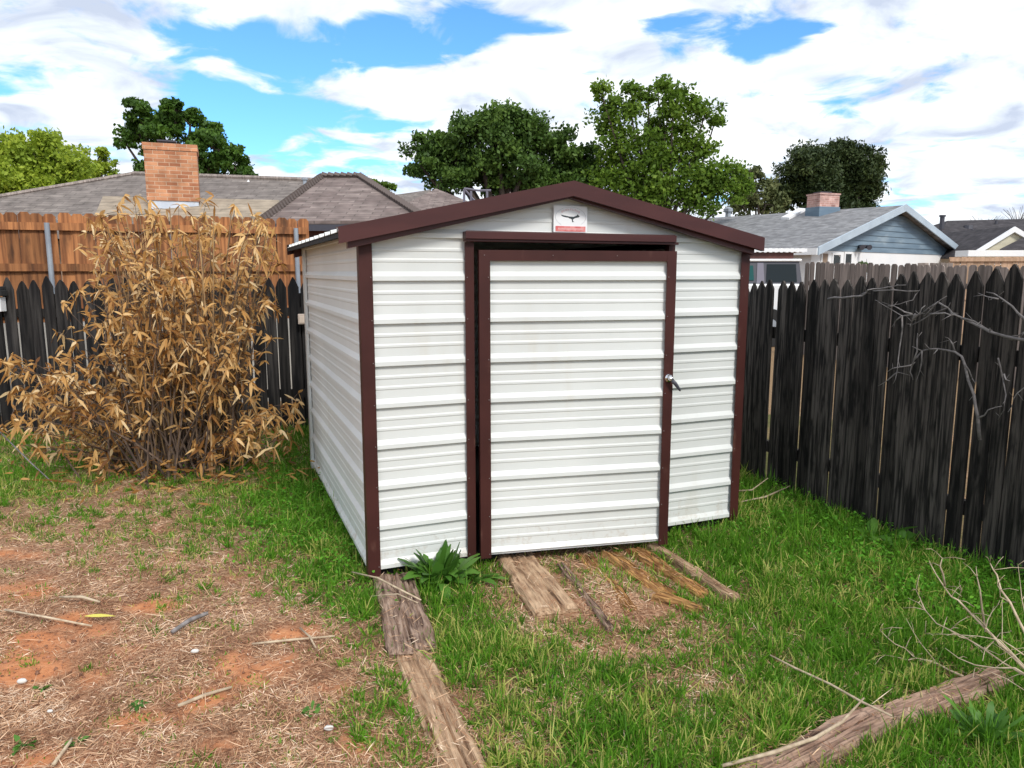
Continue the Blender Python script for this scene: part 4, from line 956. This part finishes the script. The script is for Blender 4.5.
# ------------------------------------------------------------------ timbers
def timber(name, pA, pB, wA, wB, h, mt, label, cat='timber', z=-.02, seed=0, crack=3, rot=0, group=None, parent=None, rough_=.008):
    pA, pB = Vector(pA), Vector(pB); d = pB - pA; L_ = d.length; ang = math.atan2(d.y, d.x) - math.pi/2
    n1_, n2_ = max(12, int(L_ / .02)), 26
    mb = MB(); Vv = []
    cr_off = [random.Random(seed * 7 + k).uniform(-.75, .75) for k in range(crack)]
    for i in range(n1_ + 1):
        y = L_ * i / n1_; w_ = (wA + (wB - wA) * i / n1_) / 2
        ring = [(-1, 0)] + [(-1 + 2 * k / (n2_ - 1), 1) for k in range(n2_)] + [(1, 0)]
        for (s, top) in ring:
            edge = mnoise.noise(Vector((y * 5, s * 1.3 + seed, 1.7))) * .010 + mnoise.noise(Vector((y * 17, s * 2 + seed, 4.7))) * .004
            x = s * (w_ + edge * 1.5 * (abs(s) ** 2)); zz_ = z
            if top:
                rnd = max(0, abs(s) - .82) / .18; zz_ = z + h - rnd ** 2 * .018
                zz_ += mnoise.noise(Vector((y * 2.5, s * 1.0 + seed * 3, 0))) * rough_ * 1.5 + mnoise.noise(Vector((y * 6, s * 16 + seed, 3))) * rough_ * .8
                for k, c_0 in enumerate(cr_off):
                    cc = c_0 + .12 * mnoise.noise(Vector((y * 1.6, k + seed, 9))); dd_ = abs(s - cc) * w_
                    zz_ -= .022 * math.exp(-(dd_ / .005) ** 2) * max(0, min(1, .5 + 1.6 * mnoise.noise(Vector((y * 2.2, k * 3 + seed, 2)))))
            if i in (0, n1_): pass
            yy_ = y + (mnoise.noise(Vector((s * 5, seed * 2.3, i))) * .03 + mnoise.noise(Vector((s * 14, seed, i))) * .018 if i in (0, n1_) else 0)
            Vv.append((x, yy_, zz_ - (.012 if i in (0, n1_) and top else 0)))
    k = n2_ + 2
    Fc = [(i*k+j, i*k+j+1, (i+1)*k+j+1, (i+1)*k+j) for i in range(n1_) for j in range(k-1)]
    Fc += [tuple(range(k)), tuple(n1_*k + q for q in range(k-1, -1, -1))]
    mb.add(Vv, Fc, .5); ob = mb.build(name, mt, parent, smooth=False)
    ob.location = (pA.x, pA.y, 0); ob.rotation_euler = (0, rot, ang); tag(ob, label, cat, group); return ob
timber('landscape_timber', G(393, 580), G(413, 646, .05), .225, .225, .06, M['timber'], 'short dark cracked timber end running out from the shed corner', seed=1, z=-.01, crack=9, rough_=.012)
timber('landscape_timber', G(408, 648), G(470, 790), .15, .165, .04, M['timberpale'], 'long pale sun bleached timber sunk in the grass, leading away from the short dark one', seed=2, z=-.015, crack=5, rough_=.014)
timber('landscape_timber', G(1003, 678), G(884, 722), .11, .125, .055, M['timberred'], 'far length of the reddish grey timber edging at the lower right', seed=3, z=-.02, crack=5, rough_=.014)
timber('landscape_timber', G(888, 720), G(722, 800), .125, .15, .06, M['timberred'], 'near length of the reddish grey timber edging at the lower right', seed=4, z=-.018, crack=6, rough_=.016)
# the rotten planks in front of the door
timber('ramp_plank', G(512, 556), G(556, 614), .235, .235, .045, M['timberpale'], 'wide pale knotted plank in front of the shed door', 'plank', seed=5, z=-.01, crack=6, rough_=.012)
kn = MB(); kn.tube([(0,0,0),(0,0,.012)], [.030,.020], 14)
timber('ramp_plank', G(560, 566), G(612, 632), .055, .04, .03, M['timber'], 'thin grey plank second from the left before the door', 'plank', seed=6, z=-.005, crack=2)
timber('ramp_plank', G(583, 556), G(632, 615), .12, .07, .025, M['timberorange'], 'sunken rotten strip in the middle of the planks before the door', 'plank', seed=7, z=-.005, crack=5, rough_=.022)
timber('ramp_plank', G(607, 556), G(672, 600), .13, .10, .035, M['timberorange'], 'crumbling orange plank before the door, third from the right', 'plank', seed=8, z=-.005, crack=4, rough_=.02)
timber('ramp_plank', G(632, 552), G(704, 597), .10, .07, .04, M['timberorange'], 'split orange brown plank beside the longest one before the door', 'plank', seed=9, z=-.005, crack=4, rough_=.018)
timber('ramp_plank', G(652, 550), G(737, 605), .075, .05, .055, M['timberpale'], 'longest narrow plank, rightmost of those before the door', 'plank', seed=10, z=-.0, crack=3, rough_=.01)
timber('ramp_plank', G(655, 601), G(702, 616), .05, .035, .05, M['timberorange'], 'short yellow rotten stub end lying in the grass near the planks', 'plank', seed=12, z=-.0, crack=2)

# ------------------------------------------------------------------ sticks, stones, twigs
def stick(name, pts, rad, mt, label, cat='stick', group=None):
    b = Vector(pts[0]); mb = MB(); mb.tube([Vector(p) - b for p in pts], rad, 6); o = mb.build(name, mt, smooth=True); o.location = b; return tag(o, label, cat, group)
stick('stick', [G(352,572,.06), G(378,578,.10), G(399,589,.10), G(421,600,.09)], [.004,.005,.0055,.004], M['twig'], 'pale straight stick lying across the dark timber by the shed corner')
stick('stick', [G(372,596,.075), G(398,594,.085), G(418,603,.085)], [.003,.0035,.003], M['twig'], 'thinner pale twig under the straight stick on the dark timber')
stick('stick', [G(770,655,.09), G(795,668,.07), G(830,684,.07), G(862,702,.09), G(892,716,.09)], [.003,.005,.005,.005,.004], M['twig'], 'long straw coloured stalk lying in the grass above the lower right timber')
stick('stick', [G(722,766,.06), G(775,752,.085), G(815,738,.09), G(842,722,.10), G(864,698,.13)], [.006,.007,.007,.006,.003], M['twig'], 'curved straw coloured stalk lying along the near reddish timber')
stick('stick', [G(172,632,.03), G(190,620,.035), G(208,613,.05)], [.010,.011,.009], M['greytwig'], 'short dark grey stick on the bare yard')
stick('stick', [G(178,706,.02), G(205,695,.03), G(232,687,.03)], [.007,.008,.005], M['twig'], 'thick pale stick on the straw in the middle of the bare yard')
stick('stick', [G(60,597,.03), G(82,597,.035), G(100,602,.03)], [.006,.009,.005], M['twig'], 'whitish stick near the yellow leaf at the left of the bare yard')
stick('stick', [G(5,610,.02), G(45,617,.03), G(92,626,.02)], [.005,.006,.005], M['twig'], 'long thin stick at the far left of the bare yard')
stick('stick', [G(252,644,.03), G(290,640,.035), G(335,636,.03)], [.005,.006,.004], M['twig'], 'pale twig left of the long timber on the bare yard')
stick('stick', [G(300,628,.03), G(310,637,.04), G(316,648,.03)], [.005,.005,.004], M['twig'], 'short crooked twig crossing the pale twig on the bare yard')
stick('stick', [G(53,765,.02), G(70,742,.03), G(72,738,.03)], [.007,.006,.004], M['twig'], 'pale stick at the bottom left corner of the bare yard')
stick('stick', [G(0,432,.2), G(30,462,.12), G(52,482,.03)], [.006,.006,.004], M['greytwig'], 'thin fallen branch leaning at the left edge below the black back fence', 'branch')
stick('stick', [G(740,502,.06), G(765,497,.09), G(790,486,.10)], [.006,.007,.004], M['twig'], 'pale stick at the foot of the fence just right of the shed')
stick('stick', [G(722,492,.05), G(752,490,.12), G(768,478,.2)], [.006,.006,.003], M['twig'], 'thin pale branch leaning on the fence just right of the shed', 'branch')
def stone(px, py, s, label):
    mb = MB(); c = G(px, py, .02)
    n_ = 10; Vv = []; Fc = []
    for j in range(5):
        for i in range(n_):
            th = 2*math.pi*i/n_; ph = (j/4 - .5) * math.pi; rr = s * (1 + .25*mnoise.noise(Vector((math.cos(th)*2, math.sin(th)*2, j + px))))
            Vv.append((rr*math.cos(th)*math.cos(ph), rr*.7*math.sin(th)*math.cos(ph), s*.45*math.sin(ph)))
    for j in range(4):
        for i in range(n_): Fc.append((j*n_+i, j*n_+(i+1)%n_, (j+1)*n_+(i+1)%n_, (j+1)*n_+i))
    mb.add(Vv, Fc, .5); o = mb.build('stone', M['stone'], smooth=True); o.location = c; tag(o, label, 'stone')
stone(195, 651, .019, 'white stone in the middle of the bare yard'); stone(22, 681, .022, 'white stone on the red soil at the left edge'); stone(329, 728, .020, 'white stone on the straw near the long pale timber'); stone(50, 711, .012, 'small pale pebble below the red soil patch at the left')
# yellow leaf
c = G(85, 616, .04); V_, F_, r_ = blades(np.array([[0,0,0.0]]), np.array([[.97,.2,0.0]]), np.array([.14]), np.array([.03]), np.array([.1]), np.array([.5]), seg=4, sidev=np.array([[-.2,.97,.1]]))
o = np_mesh('fallen_leaf', V_, F_, r_, M['yellow']); o.location = c; tag(o, 'single yellow leaf lying on the straw at the left of the yard', 'leaf')

# dead branches hanging over the right fence
def fpt(px, py, off=.12):
    """point off metres in front of the right fence plane"""
    nrm = Vector((-fd.y, fd.x, 0)); 
    if nrm.x > 0: nrm = -nrm
    o = fbase + nrm * off; r_ = ray(px, py); c_0 = Vector((0,0,H)); n_ = Vector((nrm.x, nrm.y, 0))
    return c_0 + r_ * ((o - c_0).dot(n_) / r_.dot(n_))
brs = [
 ('thick grey dead branch reaching in from the right over the fence tops', .011, [[(1060,352),(1024,340),(990,332),(962,318),(948,308),(930,315),(912,325)], [(948,308),(938,302),(920,315),(902,316),(880,303),(875,300)], [(962,318),(985,328),(1012,340),(1024,332),(1050,328)], [(902,316),(900,345),(897,372),(893,384)], [(912,314),(898,308),(888,306)], [(925,316),(935,305),(947,296)], [(930,314),(945,313),(957,315)], [(915,318),(922,308),(925,305)], [(902,316),(895,322),(892,327)], [(915,314),(912,322),(910,327)]]),
 ('arching grey branch drooping down the fence at the right', .010, [[(980,440),(978,418),(974,395),(965,365),(955,352),(938,349),(922,351),(914,360),(910,372),(913,380)], [(914,360),(917,340),(922,332)], [(965,365),(972,378),(968,382)], [(922,351),(920,370),(916,382)], [(955,352),(950,340),(945,337)], [(913,365),(900,367),(887,372)], [(898,372),(888,380),(878,386)], [(978,418),(988,410),(1002,406)]]),
 ('dark bare twig resting near the fence tops right of the shed', .008, [[(828,299),(842,298),(862,296),(868,290),(873,289),(890,287),(906,285)], [(873,291),(895,290),(919,291),(913,300),(900,304),(882,302)], [(868,290),(862,294),(858,298)]]),
 ('forked grey branch at the top right corner of the fence', .009, [[(1070,360),(1040,332),(1024,318),(1012,306),(998,296),(986,292)], [(998,299),(988,297),(978,293)], [(1050,390),(1024,388),(1014,398),(1008,412)], [(998,358),(1002,375),(1006,395),(1004,410),(998,420)], [(1004,374),(1010,381)]]),
]
for lab, r0_, paths in brs:
    b = fpt(*paths[0][0]); mb = MB()
    for k, pth in enumerate(paths):
        off = .10 + .05 * (k % 3); pts = [fpt(x, y, .12 + (.03 * math.sin(i * 1.7 + k) if k else .02 * math.sin(i))) - b for i, (x, y) in enumerate(pth)]
        # subdivide with small kinks
        q = [pts[0]]
        for i in range(len(pts) - 1):
            q.append(pts[i].lerp(pts[i+1], .5) + Vector((random.gauss(0,.004), random.gauss(0,.004), random.gauss(0,.005)))); q.append(pts[i+1])
        rr = r0_ * (1 if k == 0 else .55); mb.tube(q, [rr * (1 - .72 * i / (len(q)-1)) for i in range(len(q))], 6)
        for i in range(1, len(q) - 1):
            if random.random() < .5:
                e_ = q[i] + Vector((random.gauss(0,.03), random.gauss(0,.03), random.uniform(-.04,.05))); mb.tube([q[i], e_], [rr * .4, rr * .12], 4)
    o = mb.build('dead_branch', M['greytwig'], smooth=True); o.location = b; tag(o, lab, 'branch')

# pale dry weed at the lower right
wb = G(1075, 715, .02); weed = empty('dry_weed', wb, 0, 'bare straw coloured branching weed leaning in from the lower right', 'weed'); mb = MB()
def wp(px, py, y): return P(px, py, y) - wb
wt = [[(1090,720,2.55),(1024,668,2.75),(985,628,2.95),(958,600,3.05),(945,588,3.1),(930,563,3.2)], [(1080,715,2.6),(1024,675,2.75),(985,650,2.85),(950,630,2.95),(925,610,3.05),(908,598,3.1)],
      [(1060,690,2.6),(1028,638,2.8),(1010,602,2.9),(997,575,3.0),(990,563,3.05)], [(985,628,2.95),(980,590,2.95),(976,566,3.0)], [(945,586,3.1),(940,566,3.1),(936,552,3.15)],
      [(1070,705,2.6),(1015,668,2.7),(975,665,2.8),(945,648,2.9)], [(963,676,2.9),(940,665,3.0),(915,658,3.05),(895,644,3.1),(880,630,3.15)], [(915,658,3.05),(908,660,3.05),(885,655,3.05)],
      [(940,668,3.0),(922,645,3.05),(906,618,3.1)], [(1024,668,2.75),(1000,645,2.85),(985,625,2.9)], [(985,632,2.95),(992,612,3.0),(1000,600,3.0)], [(985,650,2.85),(995,640,2.9),(1010,632,2.9)], [(925,610,3.05),(920,598,3.1),(916,590,3.1)],
      [(1028,638,2.8),(1022,600,2.9),(1018,565,2.95)], [(1050,690,2.65),(1000,640,2.8),(960,635,2.9),(925,634,3)], [(950,630,2.95),(970,640,2.9),(1000,655,2.8)], [(1080,712,2.6),(1024,690,2.7),(985,670,2.8),(975,668,2.85)], [(958,600,3.05),(962,590,3.05),(960,580,3.05)],
      [(1024,655,2.75),(1002,640,2.8),(1002,600,2.85)], [(1010,602,2.9),(1000,590,2.9),(998,578,2.95)], [(1080,700,2.5),(1040,640,2.6),(1030,600,2.7),(1024,580,2.7)]]
for k, pth in enumerate(wt):
    pts = [wp(*p) for p in pth]; r0_ = .0075 if k in (0,2) else (.005 if k < 7 else .003); q = [pts[0]]
    for i in range(len(pts)-1): q += [pts[i].lerp(pts[i+1], .5) + Vector((random.gauss(0,.006), random.gauss(0,.006), random.gauss(0,.006))), pts[i+1]]
    mb.tube(q, [r0_ * (1 - .75 * i / (len(q)-1)) for i in range(len(q))], 6)
    for i in range(2, len(q)):
        for _ in range(2):
            if random.random() < .4:
                e_ = q[i] + Vector((random.gauss(0,.05), random.gauss(0,.05), random.uniform(-.02,.07))); mb.tube([q[i], q[i].lerp(e_,.5) + Vector((0,0,.008)), e_], [.0018,.0014,.001], 4)
mb.build('branches', M['twig'], weed, smooth=True)
# weed tied to the ground by its own stem
m_ = MB(); m_.tube([(0,0,-.02), wp(1090,720,2.55)*.5 + Vector((.02,0,0)), wp(1090,720,2.55)], [.009,.008,.0075], 6); m_.build('stem', M['twig'], weed)

# ------------------------------------------------------------------ broad leaved weeds
def rosette(name, px, py, n, L_, W__, spread, label, upr=.9, z=0, lm='dock', seg=4):
    b = G(px, py, z); root = empty(name, b, 0, label, 'weed')
    a_ = rng.uniform(0, 2*np.pi, n); up_ = rng.uniform(.25, 1.5, n) * upr
    d = unit(np.stack([np.cos(a_), np.sin(a_), up_], -1)); base = np.stack([np.cos(a_), np.sin(a_), np.zeros(n)], -1) * rng.uniform(0, spread, (n,1)); base[:, 2] = .01
    ln = L_ * rng.uniform(.55, 1.15, n); s = np.stack([-np.sin(a_), np.cos(a_), rng.normal(0,.25,n)], -1)
    V, Fq, rr = blades(base, d, ln, W__ * rng.uniform(.7, 1.2, n), rng.uniform(.15, .75, n), rng.uniform(0, 1, n), seg=seg, sidev=s, round_=True)
    V[:, 2] = np.maximum(V[:, 2] + rng.normal(0, .003, len(V)), .003)
    np_mesh('leaves', V, Fq, rr, M[lm], root); return root
rosette('dock_plant', 438, 584, 70, .27, .060, .08, 'large leafy green dock plant in front of the left wall panel', 3.0)
rosette('dock_plant', 474, 582, 26, .15, .03, .05, 'smaller leafy weed at the foot of the door jamb, right of the large dock', 1.0)
rosette('leafy_weed', 873, 541, 22, .30, .05, .04, 'spreading broad leaved weed against the right fence, left of its neighbour', 1.0)
rosette('leafy_weed', 899, 548, 16, .22, .05, .04, 'upright broad leaved weed against the right fence, right of its neighbour', 1.3)
rosette('leafy_weed', 603, 551, 22, .09, .022, .06, 'low ferny weed at the sill under the middle of the door', .5)
rosette('grass_clump', 985, 745, 30, .22, .026, .05, 'tall wide bladed green clump beside the lower right timber', 2.4)
rosette('leafy_weed', 137, 708, 14, .05, .014, .015, 'small green tuft on the bare yard below the middle', .8); rosette('leafy_weed', 41, 692, 12, .05, .014, .015, 'small green tuft on the red soil at the left', .8)
rosette('leafy_weed', 24, 747, 12, .06, .016, .015, 'small green tuft nearest the bottom left corner', .8); rosette('leafy_weed', 77, 745, 12, .05, .014, .015, 'small green tuft right of the bottom left corner tuft', .8)
rosette('leafy_weed', 312, 715, 12, .05, .014, .015, 'small grey green tuft left of the long pale timber', .8)

# ------------------------------------------------------------------ grass, straw, clover
def in_shed(x, y, m=0.0):
    lx, ly = x + .774, y - 3.92; u = lx*math.cos(YAW) + ly*math.sin(YAW); v = -lx*math.sin(YAW) + ly*math.cos(YAW)
    return (u > .02 - m) & (u < W_ - .02 + m) & (v > .03 - m) & (v < D_ - .02 + m)
TIMB = [(G(393,580),G(413,648),.115),(G(408,648),G(470,790),.085),(G(1003,678),G(884,722),.055),(G(888,720),G(722,800),.065),(G(512,556),G(560,620),.12),(G(632,552),G(706,601),.045),(G(607,556),G(668,603),.055),(G(652,550),G(737,607),.035)]
def on_timber(x, y, shrink=.0):
    m = np.zeros(len(x), bool)
    for a_, b_, hw in TIMB:
        dx, dy = b_.x - a_.x, b_.y - a_.y; L2_ = dx*dx + dy*dy; t = ((x - a_.x)*dx + (y - a_.y)*dy) / L2_
        dist = np.hypot(x - a_.x - np.clip(t,0,1)*dx, y - a_.y - np.clip(t,0,1)*dy); m |= (dist < hw - shrink) & (t > 0) & (t < 1)
    return m
def candidates(n, y0=1.75, y1=9.2):
    # more per area near the camera, where single blades show
    y = y0 + (y1 - y0) * rng.random(n) ** 1.35; x = (rng.random(n) - .5) * 2 * (y * .78 + .5)
    keep = np.ones(n, bool)
    # stay on this side of the fences
    rx = (x - fbase.x) * fd.y - (y - fbase.y) * fd.x; keep &= rx < -.01
    dd_ = (bB - bA); keep &= ((x - bA.x) * dd_.y - (y - bA.y) * dd_.x) > -.2
    keep &= ~in_shed(x, y)
    return x[keep], y[keep]
def wear(x, y, amp=.9): return (fbm(x + 11, y + 5, .22) - .5) * amp * 1.6
x, y = candidates(900000)
den = density(x, y); clump = vnoise(x + 3, y + 8, .055)
pr_ = np.clip(den + wear(x, y), 0, 1) ** 1.6 * (.25 + 1.1 * clump ** 1.5)
# scattered tufts even on the bare yard
tuf = (vnoise(x + 40, y + 20, .11) > .93) & (rng.random(len(x)) < .35) & (den < .5) & (fbm(x+3, y+2, .6) > .42)
kp = (rng.random(len(x)) < pr_ * .8) | tuf
kp &= ~(on_timber(x, y) & (rng.random(len(x)) < .955))
x, y, den, clump = x[kp], y[kp], den[kp], clump[kp]; n = len(x); print('grass blades', n)
z = gheight(x, y)
ang = rng.uniform(0, 2*np.pi, n) + 0; lean = np.abs(rng.normal(0, .6, n)); d = unit(np.stack([np.cos(ang)*lean, np.sin(ang)*lean, np.ones(n)], -1))
ln = (.024 + .112 * den * (.35 + 1.1 * clump)) * rng.uniform(.5, 1.5, n) ; wd = rng.uniform(.0022, .0052, n) * (1 + .15 * y * .5)
tone = np.clip(rng.beta(2, 2.6, n) * .62 + .22 * (fbm(x, y, .5) - .5) , 0, .8)
dry = rng.random(n) < (.05 + .26 * (1 - den) + np.clip((fbm(x + 90, y + 40, .4) - .55) * 2.0, 0, .4)); tone[dry] = rng.uniform(.84, 1, dry.sum())
V, Fq, rr = blades(np.stack([x, y, z - .004], -1), d, ln, wd, rng.uniform(.1, .8, n), tone, seg=3)
tag(np_mesh('grass', V, Fq, rr, M['grass']), 'green grass growing round the shed and timbers', 'grass', kind='stuff')
# distinct tufts: many blades fanning from one crown
tx, ty = candidates(30000); td = density(tx, ty)
kt = (rng.random(len(tx)) < np.clip(td * 1.3 - .12, .012, 1) * .36 * np.clip(.3 + (fbm(tx + 17, ty + 2, .3) - .35) * 3, .05, 1)) & ~on_timber(tx, ty, -.01)
tx, ty, td = tx[kt], ty[kt], td[kt]; nb = rng.integers(14, 34, len(tx)); print('tufts', len(tx))
ti = np.repeat(np.arange(len(tx)), nb); n = len(ti); ang = rng.uniform(0, 2*np.pi, n); rr_0 = np.abs(rng.normal(0, .014, n))
bx, by = tx[ti] + np.cos(ang) * rr_0, ty[ti] + np.sin(ang) * rr_0; lean = rng.uniform(.05, .75, n)
d = unit(np.stack([np.cos(ang)*lean, np.sin(ang)*lean, np.ones(n)], -1)); hs = rng.uniform(.6, 1.35, len(tx)) * (.45 + .6 * td); 
ln = .105 * hs[ti] * rng.uniform(.45, 1.15, n); tone = np.clip(rng.uniform(.02, .52, len(tx))[ti] + rng.normal(0, .10, n), 0, .82); dr = rng.random(n) < .09; tone[dr] = rng.uniform(.84, 1, dr.sum())
V, Fq, rr = blades(np.stack([bx, by, gheight(bx, by) - .004], -1), d, ln, rng.uniform(.003, .0062, n) * (1 + .06 * by), rng.uniform(.1, .7, n), tone, seg=3)
tag(np_mesh('grass', V, Fq, rr, M['grass']), 'taller bright tufts of grass standing out of the short growth', 'grass', kind='stuff')
# crumbs of soil
x, y = candidates(60000, 1.6, 6.5); den = density(x, y); kp = rng.random(len(x)) < np.clip(.5 - den, .02, .5) * .8; x, y = x[kp], y[kp]; n = len(x)
oc = np.array([[1,0,0],[0,1,0],[-1,0,0],[0,-1,0],[0,0,.8],[0,0,-.8]]); tri = np.array([[0,1,4],[1,2,4],[2,3,4],[3,0,4],[1,0,5],[2,1,5],[3,2,5],[0,3,5]])
sz = rng.gamma(2, .0022, n) + .0015; V = (oc[None] * rng.uniform(.6, 1.4, (n, 6, 1)) * sz[:, None, None] + np.stack([x, y, gheight(x, y) + .002], -1)[:, None]).reshape(-1, 3)
tag(np_mesh('soil_crumbs', V, (tri[None] + (np.arange(n) * 6)[:, None, None]).reshape(-1, 3), np.repeat(rng.random(n), 6), mat('red_crumbs', (.36,.17,.095), (.24,.11,.065), (30,30,30), rough=.95, vary=.45)), 'small crumbs of red soil scattered over the bare yard', 'soil', kind='stuff')
# straw and thatch
x, y = candidates(640000, 1.6, 8.4); den = density(x, y); so_ = soil(x, y)
pr_ = np.clip(1.15 - den * .95, .12, 1) * np.clip(1.15 - so_ * 1.3, .04, 1) * (.55 + .8 * vnoise(x, y, .09))
px_, py_ = proj_np(x, y, np.zeros_like(x))
kp = (rng.random(len(x)) < pr_ * .85) & ~(on_timber(x, y) & (rng.random(len(x)) < .90)); x, y = x[kp], y[kp]; n = len(x); print('straw', n)
ang = rng.uniform(0, 2*np.pi, n); d = unit(np.stack([np.cos(ang), np.sin(ang), rng.normal(.05, .22, n)], -1))
zt3 = gheight(x, y) + rng.uniform(0, .014, n); zt3 += np.where(on_timber(x, y), .045, 0)
V, Fq, rr = blades(np.stack([x, y, zt3], -1), d, rng.gamma(2.0, .015, n) + .009, rng.uniform(.0012, .0044, n), rng.uniform(-.1, .25, n), np.clip(rng.normal(.50, .27, n) + (fbm(x + 60, y, .14) - .5) * .9, 0, 1), seg=2, sidev=np.stack([-np.sin(ang), np.cos(ang), rng.normal(0, .5, n)], -1))
tag(np_mesh('dry_straw', V, Fq, rr, M['straw']), 'dry straw and thatch strewn over the bare yard', 'straw', kind='stuff')
# lush small leaved ground cover
x, y = candidates(200000, 2.6, 9.0); px_, py_ = proj_np(x, y, np.zeros_like(x))
def blob(cx_, cy_, rx, ry): return np.exp(-((px_-cx_)/rx)**2 - ((py_-cy_)/ry)**2)
pr_ = np.clip(blob(965,590,90,28)*1.3 + blob(790,520,70,24) + blob(860,555,50,22)*.8 + blob(300,520,55,40)*.85 + blob(345,560,30,40)*.8 + blob(330,480,40,20) + blob(130,470,180,12)*.5, 0, 1)
pr_ *= np.clip(.35 + (fbm(x, y, .18) - .35) * 2.2, 0, 1)
kp = rng.random(len(x)) < pr_ * .8; x, y, pr_ = x[kp], y[kp], pr_[kp]; n = len(x); print('cover', n)
hh = rng.uniform(.01, .10, n) * (.5 + vnoise(x, y, .12)); C = np.stack([x, y, gheight(x, y) + hh], -1)
ang = rng.uniform(0, 2*np.pi, n); d = unit(np.stack([np.cos(ang), np.sin(ang), rng.normal(.3, .35, n)], -1))
V, Fq, rr = blades(C, d, rng.uniform(.012, .030, n), rng.uniform(.010, .020, n), rng.uniform(0, .5, n), np.clip(rng.normal(.5, .25, n), 0, 1), seg=2, sidev=np.stack([-np.sin(ang), np.cos(ang), rng.normal(0, .3, n)], -1))
tag(np_mesh('clover', V, Fq, rr, M['lush']), 'lush small leaved ground cover along the fence and the shed side', 'ground cover', kind='stuff')
